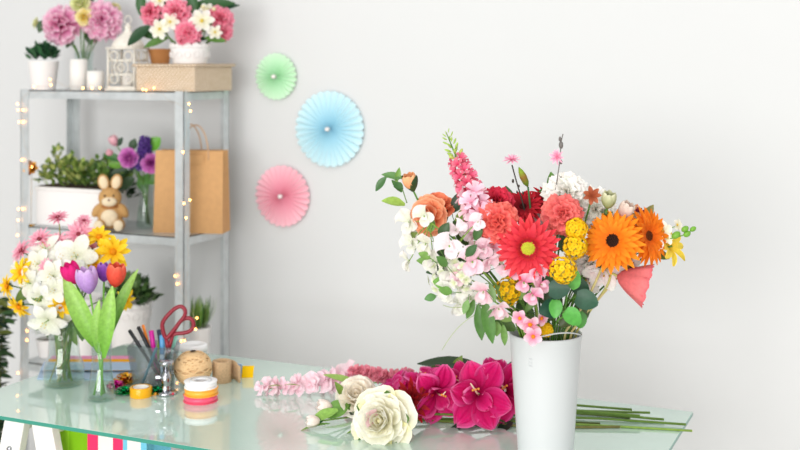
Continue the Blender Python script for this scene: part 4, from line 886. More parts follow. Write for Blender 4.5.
for k, pts in enumerate((((166, 338), (162.5, 328), (163, 322), (168, 315), (175, 308.5), (181, 306.5), (185, 310), (184.5, 316), (179, 323), (173, 331)), ((173, 334), (177, 326), (182, 320), (188, 318), (192.5, 320.5), (193.5, 326), (190, 331), (183, 333), (177, 333.5)))):
    m = MB(); dns = []
    n = len(pts)
    for i in range(n):
        p0, p1, p2, p3 = [SP(*pts[(i+q) % n], k*.004) for q in (-1, 0, 1, 2)]
        for u in (0, .25, .5, .75): dns.append(.5*((2*p1)+(-p0+p2)*u+(2*p0-5*p1+4*p2-p3)*u*u+(-p0+3*p1-3*p2+p3)*u**3))
    m.tube(dns, .0056, 8, col=RED, closed=True)
    lo = SP(169 if k == 0 else 168, 352, k*.004); m.tube([dns[0], lo*.5+dns[0]*.5, lo], [.0045, .0055, .006], 8, col=RED)
    h_ = m.build('handle', PAINT, t)
    e = hp_(.026 if k == 0 else .016, .012, .010)
    m = MB(); m.beam(lo, e, .011, .0016, up=FWD, col=(190, 192, 196)); m.build('blade', CHROME, t, smooth=False)
m = MB(); m.ell(SP(168.7, 350, -.006), .003, 8, 6); m.build('pivot_screw', CHROME, t)
# gift bows
def bow(label, px, py, r, c, n=16):
    p = T(px, py); t = thing('gift_bow', label, 'gift bow', p, 'shiny gift bows on the table'); m = MB()
    for i in range(n):
        lay_ = 0 if i < n*.5 else (1 if i < n*.85 else 2); a = i*2.39996; e = (.12, .6, 1.15)[lay_]; L = r*(1, .85, .7)[lay_]
        m.M = Matrix.Translation(p+Vector((0, 0, r*.12))) @ Matrix.Rotation(a, 4, 'Z') @ Matrix.Rotation(-e, 4, 'Y')
        def fn(u, v): b_ = v*2*PI; return (L*.5*(1-math.cos(b_)), (u-.5)*r*.34*(1+.1*math.sin(b_)), max(-r*.05, L*.22*math.sin(b_)))
        m.grid(fn, 1, 12, lambda u, v: c)
    m.build('loops', FOILM, t, smooth=False, solid=.0004)
    m = MB(); m.lathe([(.0001, 0), (r*.35, 0), (r*.35, .0015), (.0001, .0015)], 16, col=c, c=p, close=False); m.build('backing_disc', FOILM, t)
bow('shiny gold gift bow between the tulip vase and the pen holder', 126, 383, .036, (226, 170, 60))
bow('shiny magenta gift bow beside the gold one', 116, 388, .026, (214, 30, 150))
bow('shiny green gift bow in front of the gold one', 125, 394, .027, (10, 150, 80))
bow('shiny green gift bow behind the chrome hole punch', 157, 394, .026, (10, 140, 80))
# tape
p = T(141, 396); t = thing('tape_roll', 'roll of orange yellow adhesive tape lying in front of the pen holder', 'tape', p)
m = MB(); m.lathe([(.0205, .0), (.0285, .0), (.0288, .001), (.0288, .0235), (.0283, .0245), (.0205, .0245), (.0205, 0)], 40, col=(252, 190, 40), c=p, close=False); m.build('tape', mat('yellow_tape', (252, 186, 30), rough=.15, transl=.2), t)
m = MB(); m.lathe([(.0185, .0), (.0203, .0), (.0203, .0247), (.0185, .0247), (.0185, 0)], 40, col=(240, 234, 226), c=p, close=False); m.build('core', PAINT, t)
# hole punch
p = T(166, 394); s_ = p.dot(FWD)/FPX; t = thing('hole_punch', 'small chrome hand punch standing beside the pen holder', 'punch', p)
RM = Matrix.Translation(p) @ Matrix.Rotation(YAW, 4, 'Z')
m = MB(); m.M = RM; m.lathe([(.0001, 0), (.027, 0), (.029, .002), (.029, .006), (.026, .009), (.0001, .010)], 32, close=False); m.build('base', CHROME, t)
m = MB(); m.M = RM; m.lathe([(.0001, .0095), (.016, .0095), (.013, .016), (.011, .026), (.0135, .030), (.0135, .050), (.011, .054), (.008, .0615), (.0001, .0615)], 28, close=False); m.build('body', CHROME, t)
m = MB(); m.M = RM; m.lathe([(.0001, .0615), (.008, .0615), (.008, .074), (.020, .078), (.020, .086), (.016, .090), (.0001, .091)], 24, close=False); m.build('press_cap', CHROME, t)
m = MB(); m.M = RM; m.box(-.028, -.0125, -.005, .005, .040, .049); m.build('lever', CHROME, t, smooth=False, bevel=.002)
m = MB(); m.M = RM; m.box(-.045, -.016, -.018, -.004, .001, .008, col=(240, 160, 40)); m.build('orange_tongue', PAINT, t, smooth=False, bevel=.001)
m = MB(); m.M = RM; m.ell((.022, -.019, .006), .0035, 8, 6, col=(200, 30, 60)); m.build('red_button', PAINT, t)
# twine ball
p = T(193, 385); rb = .050; c = p+Vector((0, 0, rb*.93)); t = thing('twine_ball', 'ball of natural jute twine behind the stack of ribbon spools', 'twine', p)
m = MB(); m.ell(c, (rb*.95, rb*.95, rb*.87), 20, 14); m.build('core', TWINE, t)
m = MB(); pts = []; N = 1500
for i in range(N):
    a = i/N*2*PI*40; tilt = R(38)+.35*math.sin(i/N*2*PI*3); pr = i/N*2*PI*5.0
    q = Vector((math.cos(a), math.sin(a)*math.cos(tilt), math.sin(a)*math.sin(tilt))); q.rotate(Quaternion((0, 0, 1), pr))
    pts.append(c+Vector((q.x*rb, q.y*rb, q.z*rb*.92)))
m.tube(pts, .0023, 6); m.build('twine', TWINE, t)
m = MB(); m.lathe([(.0001, 0), (.007, 0), (.009, -.001)], 12, c=c+Vector((0, 0, rb*.94)), close=False); m.build('hole_shade', SOIL, t)  # flat disc in dark soil material, painting the shade of a hole
# jar with white lid
p = T(193, 372.5); t = thing('jar', 'small clear jar with a white lid behind the twine ball', 'jar', p)
m = MB(); m.lathe([(.0001, .002), (.038, .002), (.0395, .006), (.0395, .060), (.036, .064), (.034, .064), (.036, .058), (.0365, .008), (.0001, .006)], 36, c=p, close=False); m.build('jar_body', GLASS, t)
m = MB(); m.lathe([(.0001, .007), (.0355, .008), (.0355, .05), (.0001, .05)], 30, col=(240, 236, 232), c=p, close=False); m.build('contents', PAINT, t)
m = MB(); m.lathe([(.0001, .0645), (.040, .0645), (.0405, .068), (.0405, .078), (.036, .081), (.026, .081), (.025, .079), (.0001, .079)], 36, col=(246, 246, 246), c=p, close=False); m.build('lid', PAINT, t)
# kraft ribbon roll
p = T(222, 381.5); t = thing('ribbon_roll', 'upright roll of brown burlap ribbon right of the twine ball', 'ribbon', p)
m = MB(); m.lathe([(.015, 0), (.0255, 0), (.0262, .001), (.0262, .056), (.0255, .0575), (.0165, .057), (.015, .054), (.015, 0)], 36, c=p, close=False); m.build('roll', BURLAP, t)
m = MB(); m.M = Matrix.Translation(p) @ Matrix.Rotation(YAW, 4, 'Z')
cv = [(-.01, .0262), (.012, .027), (.030, .020), (.040, .006), (.046, -.012), (.053, -.016)]
m.grid(lambda u, v: (cv[int(round(u*5))][0], cv[int(round(u*5))][1], .0005+v*(.057-.012*u*(v))), 5, 4, lambda u, v: (190, 150, 112)); m.build('loose_end', BURLAP, t, solid=.0012)
# ribbon spools, a stack of three
p = T(201, 400.5); z = .7502
for nm, lb, col, h_, r_ in (('pink', 'pink satin ribbon spool at the bottom of the stack of three', (240, 90, 120), .0175, .0445), ('orange', 'orange yellow ribbon spool in the middle of the stack of three', (252, 176, 60), .0175, .0440), ('white', 'white ribbon spool on top of the stack of three', (244, 242, 242), .0165, .0425)):
    q = Vector((p.x+rnd.uniform(-.001, .001), p.y, z)); t = thing('ribbon_spool', lb, 'ribbon', q, 'ribbon spools stacked on the table')
    m = MB(); m.lathe([(.018, .002), (r_-.0015, .002), (r_-.0015, h_-.002), (.018, h_-.002), (.018, .002)], 40, col=col, c=q, close=False); m.build('ribbon', mat(nm+'_satin', col, rough=.3), t)
    for zz in (0, h_-.0018):
        m = MB(); m.lathe([(.0145, zz), (r_, zz), (r_+.0004, zz+.0008), (r_, zz+.0016), (.0145, zz+.0016), (.0145, zz)], 40, col=col if nm != 'white' else (250, 250, 250), c=q, close=False); m.build('flange', PAINT, t)
    if nm == 'white':
        m = MB(); m.lathe([(.0145, h_-.001), (.028, h_-.001), (.029, h_+.0018), (.0145, h_+.0018), (.0145, h_-.001)], 36, col=(228, 230, 232), c=q, close=False); m.build('hub_ring', PAINT, t)
    z += h_+.0002
# small cards at the right of the twine
p = T(247.5, 377.5); t = m = MB(); m.M = Matrix.Translation(p) @ Matrix.Rotation(YAW+.1, 4, 'Z')
vs = [(-.017, -.004, .0003), (.015, -.004, .0003), (.018, .004, .030), (-.014, .004, .030), (-.017, .006, .0003), (.015, .006, .0003), (.018, .010, .030), (-.014, .010, .030)]
m.add(vs, [(0, 1, 2, 3), (5, 4, 7, 6), (1, 5, 6, 2), (4, 0, 3, 7), (3, 2, 6, 7), (4, 5, 1, 0)], col=(250, 200, 20))
tag(m.build('sticky_note_pad', PAPER, None, loc=p, smooth=False), 'small bright yellow note pad standing at the back of the table', 'note pad')
p = T(239, 377.0); m = MB(); m.M = Matrix.Translation(p) @ Matrix.Rotation(YAW-.3, 4, 'Z'); m.box(-.009, .009, -.003, .003, .0003, .036, col=(160, 190, 226))
tag(m.build('note_card', PAPER, None, loc=p, smooth=False), 'small pale blue card between the burlap ribbon roll and the yellow pad', 'card')

# ------------------------------------------------------------------ things on the shelving rack
def bush(t, c, rx, ry, rz, n, L, W, cols, name='foliage', zmin=-.2, stems=True, up=.4):
    m = MB()
    for i in range(n):
        a = rnd.uniform(0, 6.283); z = rnd.uniform(zmin, 1); q = math.sqrt(max(0, 1-z*z)) if z > 0 else 1; k = rnd.uniform(.45, 1)
        o = Vector((rx*q*k*math.cos(a), ry*q*k*math.sin(a), rz*z*k)); p = c+o
        d = (Vector((math.cos(a)*q, math.sin(a)*q, max(0, z)+up))+Vector([rnd.uniform(-.5, .5) for _ in range(3)])).normalized()
        m.leaf(p, d, Vector((0, 0, 1))+Vector([rnd.uniform(-.6, .6) for _ in range(3)]), L*rnd.uniform(.7, 1.2), W*rnd.uniform(.8, 1.2), var(rnd.choice(cols), 12), nv=4)
    return m.build(name, LEAF, t)
def pot(t, p, rb, rt, h, M_, wall_=.004, name='pot', lace=0):
    m = MB(); prof = [(.0001, 0), (rb, 0), (rb+.001, .002), (rt, h), (rt+.001, h+.002), (rt-wall_*.6, h+.002), (rt-wall_, h-.002), (rt-wall_-.001, h*.85), (.0001, h*.85)]
    m.lathe(prof, 40, col=(240, 240, 238), c=p, close=False)
    if lace:
        n = lace
        for i in range(n):
            a = 2*PI*(i+.5)/n; r = rt*1.005; q = p+Vector((r*math.cos(a), r*math.sin(a), h))
            tan = Vector((-math.sin(a), math.cos(a), 0)); sz = 2*PI*rt/n*.5
            m.tube([q+tan*sz*math.cos(b)+Vector((0, 0, sz*1.0*math.sin(b))) for b in [PI*k/8 for k in range(9)]], .0022, 5, col=(240, 240, 238))
            vs = []
            for b in range(9):
                u = -1+b/4; hz = sz*math.sqrt(max(0, 1-u*u))
                for rr, zz in ((0, -.002), (0, hz), (-.0025, hz), (-.0025, -.002)): vs.append(q+tan*sz*u+Vector((math.cos(a), math.sin(a), 0))*rr+Vector((0, 0, zz)))
            m.add(vs, [(4*b+k, 4*b+(k+1) % 4, 4*b+4+(k+1) % 4, 4*b+4+k) for b in range(8) for k in range(4)], col=(240, 240, 238))
            m.tube([q-Vector((0, 0, sz*1.6))+(tan*math.cos(b)+Vector((0, 0, math.sin(b))))*sz*.7+Vector((math.cos(a), math.sin(a), 0))*-.0005 for b in [2*PI*k/10 for k in range(10)]], .0014, 5, closed=True, col=(240, 240, 238))
    m.build(name, M_, t)
    m = MB(); m.lathe([(.0001, h*.86), (rt-wall_-.0012, h*.86)], 24, c=p, close=False); m.build('soil', SOIL, t)
def sc_(px, wy): return depth_y(px, wy)/FPX
ZT, ZM, ZB = SH[3]+.0005, SH[2]+.0005, SH[1]+.0005
DG = [(46, 92, 56), (60, 112, 70), (40, 80, 52)]; OL = [(150, 168, 84), (120, 146, 66), (180, 190, 110), (96, 124, 56)]
# top shelf
wy = 3.165; p = YZ(43.5, wy, ZT); s = sc_(43, wy)
t = thing('potted_succulent', 'small green succulent in a white pot at the left end of the top shelf', 'potted plant', p)
pot(t, p, 11.5*s, 15*s, 28*s, WHITE_CER); bush(t, p+Vector((0, 0, 30*s)), 14*s, 13*s, 13*s, 130, 9*s, 4.5*s, DG, up=.9, zmin=0)
def candle(px, wy, w_, h_, lb):
    p = YZ(px, wy, ZT); s = sc_(px, wy); t = thing('candle', lb, 'candle', p, 'white pillar candles on the top shelf')
    m = MB(); r = w_*s/2; m.lathe([(.0001, 0), (r, 0), (r, h_*s-.002), (r-.003, h_*s), (r*.5, h_*s-.001), (.0001, h_*s-.003)], 28, c=p, close=False); m.build('wax', WAX, t)
    m = MB(); m.tube([p+Vector((0, 0, h_*s-.003)), p+Vector((.0005, 0, h_*s+.009))], .001, 6, col=(60, 56, 52)); m.build('wick', PAINT, t)
candle(78.5, 3.16, 17, 31, 'tall white pillar candle on the top shelf'); candle(95.5, 3.16, 17, 19.5, 'short white pillar candle beside the tall one')
# peony vase behind the candles
wy = 3.27; B3 = YZ(84, wy, ZT); s = sc_(84, wy); d3 = depth_y(84, wy)
glass_vase('vase', 'clear glass vase with mauve peonies behind the white candles', B3, [(.030, 0), (.033, .004), (.036, .05), (.030, .09), (.036, .135)], .06)
path3 = mk_path(B3, .132, .022, .6)
def FS(name, label, path, d0, px, py, dd, dia, dv, fn, sepal=None, scol=GRN, center=None, leaves=(), cname='flower_center'):
    h = P(px, py, d0+dd); d = D(*dv); r = dia*d0/FPX/2
    return flower(name, label, 'flower', path(h, d), d, lambda m: fn(m, r), scol=scol, sr=.002, sepal=(r*.6, GRN) if sepal else None, center=(lambda m: center(m, r)) if center else None, leaves=leaves, cname=cname)
peo = lambda m, r: h_carnation(m, r, (204, 84, 144), (236, 166, 198), (252, 226, 236), 5, 6)
FS('peony', 'big mauve pink peony on the left of the top shelf vase', path3, d3, 60, 24, -.04, 44, (-.3, .1, 1), peo)
FS('peony', 'big mauve pink peony on the right of the top shelf vase', path3, d3, 102, 20, -.04, 42, (.3, .1, 1), peo)
FS('peony', 'mauve peony bloom below the right peony of the top shelf', path3, d3, 94, 32, -.0, 24, (.1, -.3, 1), peo)
FS('peony', 'mauve peony bloom at the lower left of the top shelf bouquet', path3, d3, 54, 34, -.0, 24, (-.2, -.4, 1), peo)
yro = lambda m, r: h_rose(m, r, (248, 206, 40), (251, 247, 214), None, 1.0, 5)
FS('rose', 'pale yellow rose between the two mauve peonies, lower one', path3, d3, 84, 17, -.07, 18, (0, 0, 1), yro)
FS('rose', 'pale yellow rose between the two mauve peonies, upper one', path3, d3, 80, 3, -.05, 20, (0, .4, 1), lambda m, r: h_rose(m, r, (216, 222, 130), (240, 240, 200), None, .6, 5))
FS('rose', 'pale green rose bud at the far left of the top shelf bouquet', path3, d3, 36, 23, -.0, 13, (-.8, .2, .4), lambda m, r: h_rose(m, r, (190, 200, 110), (236, 236, 190), None, .3, 4), sepal=True)
FS('rose', 'pale cream rose at the right edge of the mauve peonies', path3, d3, 115, 9, .0, 14, (.6, .3, .7), lambda m, r: h_rose(m, r, (200, 206, 120), (240, 230, 190), None, .5, 4), sepal=True)
hp = P(84, 22, d3); pp = path3(hp, D(0, 1, 0)); t = thing('leaf_sprig', 'dark leaves among the mauve peonies on the top shelf', 'foliage', pp[0]); m = MB(); m.tube(pp, .0015, 6, col=GRN); m.build('stem', STEM, t)
for px, py, dx, dy, L in ((78, 30, -.7, -.2, 24), (84, 34, .6, .3, 22), (76, 14, .2, .9, 22), (88, 8, .3, .9, 22), (44, 20, -.3, -.8, 14), (88, 30, .2, -.8, 16), (74, 34, -.3, -.6, 16)): leaf_obj(t, P(px, py, d3-.01), D(dx, dy, .2), D(0, .4, 1), L*s, 9*s, (56, 84, 46))
# lantern
wy = 3.20; p = YZ(128, wy, ZT); s = sc_(128, wy); t = thing('lantern', 'ornate white metal candle lantern with domed top on the top shelf', 'lantern', p)
LW = mat('aged_white_metal', (232, 226, 214), rough=.5, noise=(60, .08)); W_ = .052; m = MB(); m.M = Matrix.Translation(p) @ Matrix.Rotation(R(10), 4, 'Z')
m.box(-W_-.004, W_+.004, -W_-.004, W_+.004, 0, .008); m.box(-W_, W_, -W_, W_, .008, .014); m.build('base', LW, t, smooth=False, bevel=.001)
m = MB(); m.M = Matrix.Translation(p) @ Matrix.Rotation(R(10), 4, 'Z')
for sx in (-1, 1):
    for sy in (-1, 1): m.beam((sx*W_*.93, sy*W_*.93, .014), (sx*W_*.93, sy*W_*.93, .14), .006, .006)
for k in range(4):
    A = Matrix.Rotation(k*PI/2, 4, 'Z')
    for c_, r_ in (((0, .078), .026), ((-.026, .040), .015), ((.026, .040), .015), ((-.026, .118), .015), ((.026, .118), .015), ((0, .078), .012)):
        m.tube([A @ Vector((c_[0]+r_*math.cos(b), -W_*.93, c_[1]+r_*math.sin(b))) for b in [2*PI*j/14 for j in range(14)]], .0024, 5, closed=True)
    m.tube([A @ Vector((-W_*.9, -W_*.93, .055)), A @ Vector((W_*.9, -W_*.93, .055))], .002, 5); m.tube([A @ Vector((-W_*.9, -W_*.93, .1)), A @ Vector((W_*.9, -W_*.93, .1))], .002, 5)
m.build('side_panels', LW, t)
m = MB(); m.M = Matrix.Translation(p) @ Matrix.Rotation(R(10), 4, 'Z'); m.box(-W_-.003, W_+.003, -W_-.003, W_+.003, .14, .147)
m.lathe([(.056, .147), (.054, .155), (.046, .170), (.030, .184), (.016, .196), (.010, .206), (.010, .212), (.013, .216), (.006, .224), (.0001, .230)], 24, close=True); m.build('dome', LW, t)
m = MB(); m.tube([p+Vector((.014*math.cos(b), 0, .240+.014*math.sin(b))) for b in [2*PI*j/16 for j in range(16)]], .0015, 5, closed=True); m.build('ring', LW, t)
m = MB(); m.lathe([(.0001, .0145), (.02, .0145), (.02, .06), (.0001, .059)], 20, c=p, close=False); m.build('candle', WAX, t)
# wicker basket
x0 = Y(133, 0, 3.112).x; x1 = Y(195, 0, 3.112).x; yb = 3.35; hh = 27.5*sc_(165, 3.112)
WICK = bpy.data.materials.new('wicker'); WICK.use_nodes = True; nt = WICK.node_tree; b = nt.nodes['Principled BSDF']; b.inputs['Roughness'].default_value = .85
tc = nt.nodes.new('ShaderNodeTexCoord'); br = nt.nodes.new('ShaderNodeTexBrick'); mp = nt.nodes.new('ShaderNodeMapping'); mp.inputs['Rotation'].default_value = (PI/2, 0, 0)
cx = nt.nodes.new('ShaderNodeSeparateXYZ'); cb = nt.nodes.new('ShaderNodeCombineXYZ'); ad = nt.nodes.new('ShaderNodeMath'); ad.operation = 'ADD'
nt.links.new(tc.outputs['Object'], cx.inputs[0]); nt.links.new(cx.outputs[0], ad.inputs[0]); nt.links.new(cx.outputs[1], ad.inputs[1]); nt.links.new(ad.outputs[0], cb.inputs[0]); nt.links.new(cx.outputs[2], cb.inputs[1])
nt.links.new(cb.outputs[0], br.inputs['Vector']); br.inputs['Scale'].default_value = 34; br.inputs['Mortar Size'].default_value = .06
br.inputs['Color1'].default_value = (*lin((238, 222, 204)), 1); br.inputs['Color2'].default_value = (*lin((226, 208, 184)), 1); br.inputs['Mortar'].default_value = (*lin((184, 158, 126)), 1)
nt.links.new(br.outputs['Color'], b.inputs['Base Color']); bp = nt.nodes.new('ShaderNodeBump'); bp.inputs['Strength'].default_value = .7; bp.inputs['Distance'].default_value = .003; bp.invert = True
nt.links.new(br.outputs['Fac'], bp.inputs['Height']); nt.links.new(bp.outputs['Normal'], b.inputs['Normal'])
bc = Vector(((x0+x1)/2, (3.112+yb)/2, ZT)); t = thing('wicker_basket', 'pale woven wicker basket box on the right end of the top shelf', 'basket', bc)
m = MB(); m.box(x0+.006, x1-.006, 3.118, yb-.006, ZT, ZT+hh-.006, tp=.0); m.build('basket_body', WICK, t, smooth=False, bevel=.004)
m = MB(); z = ZT+hh-.004
cs = [(x0, 3.112), (x1, 3.112), (x1, yb), (x0, yb)]
for i in range(4):
    a, b_ = cs[i], cs[(i+1) % 4]
    L = math.hypot(b_[0]-a[0], b_[1]-a[1]); k = int(L/.008)
    m.tube([(a[0]+(b_[0]-a[0])*j/k, a[1]+(b_[1]-a[1])*j/k, z+.0012*math.sin(j*2.2)) for j in range(k+1)], .0045, 6)
m.build('braided_rim', WICK, t)
m = MB(); m.box(x0+.004, x1-.004, 3.116, yb-.004, z-.004, z+.0005); m.build('lid', WICK, t, smooth=False)
BT = z+.005
# pots on the basket
wy = 3.19; B4 = YZ(190, wy, BT); s = sc_(190, wy); d4 = depth_y(190, wy)
t = thing('flower_pot', 'white lace edged pot with pink and white flowers on the wicker basket', 'flower pot', B4); pot(t, B4, 16.5*s, 19.5*s, 16*s, WHITE_CER, lace=14)
wy5 = 3.30; B5 = YZ(160, wy5, BT); t = thing('flower_pot', 'small brown terracotta pot behind the white lace pot', 'flower pot', B5); pot(t, B5, 9*s, 12*s, 15*s, mat('terracotta', (190, 130, 76), rough=.8))
path4 = mk_path(B4+Vector((0, 0, .03)), .03, .035, .2)
def pk(m, r): h_carnation(m, r, (232, 80, 120), (246, 140, 166), (250, 180, 196), 5, 8)
for px, py, dd, dia, dv, lb in ((176, 12, -.02, 32, (0, .4, 1), 'bright pink flower at the top of the basket bouquet'), (187, 33, -.06, 28, (0, 0, 1), 'bright pink flower hanging over the lace pot rim'), (221, 18, 0, 30, (.5, .3, .8), 'round coral pink flower at the upper right of the basket bouquet'), (224, 32, 0, 22, (.6, -.1, .8), 'coral pink flower at the lower right of the basket bouquet'), (150, 12, 0, 26, (-.5, .3, .9), 'pink flower at the left of the basket bouquet'), (182, 41, -.07, 11, (-.1, -.6, 1), 'small pink petal cluster drooping onto the lace pot')):
    FS('dianthus', lb, path4, d4, px, py, dd, dia, dv, pk)
for px, py, dd, dia, dv, lb in ((202, 21, -.05, 26, (.1, .2, 1), 'white open flower right of the pink blooms on the basket'), (160, 29, -.05, 22, (-.2, 0, 1), 'white open flower at the lower left of the basket bouquet'), (170, 22, -.05, 20, (0, .2, 1), 'white open flower beside the top pink one'), (215, 32, -.04, 16, (.2, -.2, 1), 'small white flower low at the right above the pot'), (160, 1, 0, 18, (-.1, .6, 1), 'white flower at the top edge of the picture'), (207, 10, 0, 16, (.1, .6, .9), 'white flower behind the round coral one')):
    FS('lily', lb, path4, d4, px, py, dd, dia, dv, lambda m, r: h_simple(m, r, (240, 236, 200), (252, 250, 246), 6, .6), center=lambda m, r: m.ell((0, 0, r*.1), (r*.16, r*.16, r*.14), 6, 5, col=(236, 210, 90)))
hp = P(182, 25, d4+.01); pp = path4(hp, D(0, 1, 0)); t = thing('leaf_sprig', 'large dark green leaves spreading from the lace pot on the basket', 'foliage', pp[0]); m = MB(); m.tube(pp, .002, 6, col=DGRN); m.build('stem', STEM, t)
for px, py, dd, dx, dy, L, W in ((150, 26, -.02, -.75, -.6, 30, 13), (143, 18, 0, -.1, 1, 30, 11), (190, 8, .02, .95, .15, 46, 14), (205, 12, .02, 1, .25, 36, 9), (168, 38, -.02, -.9, -.3, 26, 9), (205, 38, -.03, .9, -.1, 22, 8), (196, 34, -.03, .6, .5, 22, 10), (172, 24, -.0, .4, .7, 26, 12), (152, 22, 0, .5, .2, 26, 12), (180, 38, -.02, .9, 0, 28, 9), (195, 14, 0, -.2, .9, 24, 12), (160, 38, 0, -.7, .2, 22, 9), (210, 24, .02, .3, .6, 24, 12), (165, 12, .02, -.4, .8, 26, 12)):
    leaf_obj(t, P(px, py, d4+dd), D(dx, dy, .1), D(-.1, .5, 1), L*s, W*s, rnd.choice([(36, 74, 40), (48, 92, 46), (30, 62, 38), (90, 130, 60)]))
m = MB()
for px, py in ((203, 7), (206, 11), (214, 9)): m.ell(P(px, py, d4-.03), 2.2*s, 7, 5, col=(240, 232, 190))
m.build('berries', PET, t)
# middle shelf: planter
xa = Y(36, 0, 3.15).x; xb = Y(101, 0, 3.15).x; s = sc_(70, 3.15); ph = 39*s
t = thing('planter', 'long white rectangular planter of bushy greenery on the middle shelf', 'planter', ((xa+xb)/2, 3.22, ZM))
m = MB()
for o, z0 in ((0, 0),): m.box(xa, xb, 3.15, 3.29, ZM, ZM+ph-.012); m.box(xa-.004, xb+.004, 3.146, 3.294, ZM+ph-.012, ZM+ph)
m.build('box', WHITE_CER, t, smooth=False, bevel=.003)
m = MB(); m.box(xa+.006, xb-.006, 3.157, 3.283, ZM+ph, ZM+ph+.003); m.build('soil', SOIL, t, smooth=False)
cc = Vector(((xa+xb)/2, 3.22, ZM+ph+.005))
for k, (fx, rz_, cols) in enumerate(((-.32, .10, OL), (.0, .075, OL), (.36, .085, [(96, 130, 60), (72, 106, 50), (120, 150, 72)]))):
    c = cc+Vector(((xb-xa)*fx, 0, 0)); bush(t, c, (xb-xa)*.32, .08, rz_*1.2, 170, .026, .016, cols, zmin=0, up=.6)
# greenery and purple flowers in a glass vase
wy = 3.25; B6 = YZ(146, wy, ZM); d6 = depth_y(146, wy); s = d6/FPX
glass_vase('vase', 'clear glass vase with purple roses on the middle shelf beside the paper bag', B6, [(.032, 0), (.035, .004), (.030, .06), (.022, .11), (.030, .15)], .07)
path6 = mk_path(B6, .147, .016, .6)
pr = lambda m, r: h_rose(m, r, (170, 50, 160), (222, 120, 206), (240, 180, 226), .7, 5)
FS('rose', 'purple pink rose left of the dark violet flower on the middle shelf', path6, d6, 128, 158, -.05, 20, (-.2, .1, 1), pr, sepal=True)
FS('rose', 'purple pink rose against the edge of the kraft paper bag', path6, d6, 151, 163, -.05, 20, (.1, .1, 1), pr, sepal=True)
FS('rose_bud', 'small pale pink bud poking out left of the purple roses', path6, d6, 117, 146, 0, 10, (-.4, .8, .2), lambda m, r: h_tulip(m, r, r*2.2, (230, 160, 180), (244, 200, 206)))
FS('rose_bud', 'tiny pink bud below the pale pink bud', path6, d6, 114, 155, 0, 8, (-.7, .4, .3), lambda m, r: h_tulip(m, r, r*2.0, (226, 140, 160), (244, 190, 200)))
def spk(px, py, px2, py2, lb):
    b = P(px, py, d6-.03); tp = P(px2, py2, d6-.03)
    spire('lavender', lb, b, tp, path6(b, (tp-b).normalized()), 36, 3.6*s, 2.4*s, (70, 40, 120), (110, 80, 160), tipfrac=1.1, head=h_bell, wid=1.0)
spk(144, 156, 145, 138, 'dark violet flower spike between the purple roses'); spk(138, 168, 139, 156, 'dark violet flower spike below the purple roses')
hp = P(135, 165, d6); pp = path6(hp, D(0, 1, 0)); t = thing('leaf_sprig', 'green leaves around the purple roses on the middle shelf', 'foliage', pp[0]); m = MB(); m.tube(pp, .0018, 6, col=DGRN); m.build('stem', STEM, t)
for px, py, dx, dy, L, W, c in ((149, 150, .6, .7, 17, 15, (110, 176, 60)), (122, 160, -.9, .3, 20, 8, (60, 110, 50)), (118, 146, .4, .8, 10, 6, (40, 70, 46)), (128, 170, -.8, -.3, 22, 12, (40, 70, 36)), (140, 176, .3, -.7, 18, 12, (70, 120, 50)), (122, 172, -.9, -.6, 24, 12, (36, 64, 34)), (132, 150, .2, .8, 12, 9, (50, 80, 46)), (126, 164, -.7, .0, 18, 10, (110, 160, 60)), (134, 178, -.6, -.4, 20, 12, (44, 74, 38)), (146, 174, .5, -.5, 14, 12, (80, 130, 60))):
    leaf_obj(t, P(px, py, d6-.01), D(dx, dy, .1), D(0, .4, 1), L*s, W*s, c)
# greenery behind the bunny
wy = 3.30; p = YZ(116, wy, ZM); s = sc_(116, wy); t = thing('potted_plant', 'dark green bushy plant in a white pot behind the plush bunny', 'potted plant', p); pot(t, p, .030, .038, .075, WHITE_CER)
bush(t, p+Vector((0, 0, .085)), .075, .06, .13, 190, .034, .017, [(48, 76, 38), (36, 60, 34), (64, 96, 44)], zmin=0, up=.5)
# plush bunny
p = YZ(110, 3.135, ZM); s = sc_(110, 3.14); t = thing('plush_bunny', 'small tan and cream plush bunny sitting on the edge of the middle shelf', 'soft toy', p)
BM = Matrix.Translation(p) @ Matrix.Rotation(R(24)+.15, 4, 'Z') @ Matrix.Scale(s, 4)
TAN, CRM = (204, 160, 104), (242, 224, 192)
def bell_(name, items, col, parent, remesh=True):
    m = MB(); m.M = BM
    for c, r, ry in items: m.ell(c, r, 16, 11, col=col, rot=Matrix.Rotation(ry, 3, 'Y'))
    o = m.build(name, FUR if not remesh else FURB, parent)
    if remesh:
        md = o.modifiers.new('r', 'REMESH'); md.mode = 'VOXEL'; md.voxel_size = .0016; md.use_smooth_shade = True
        md = o.modifiers.new('s', 'SMOOTH'); md.iterations = 6
    return o
FURB = mat('tan_plush', TAN, rough=1, spec=.1, noise=(300, .14), bump=('noise', 350, .8))
bell_('body', [((0, 1, 15), (12.5, 10, 13.5), 0), ((0, 0, 33), (11.5, 10, 10.5), 0), ((-12, -1, 21), (4.5, 4.5, 8), .6), ((13, -1, 20), (4.5, 4.5, 8), -.5), ((-9, -8, 7), (5.5, 9, 6), 0), ((10, -8, 7), (5.5, 9, 6), 0)], TAN, t)
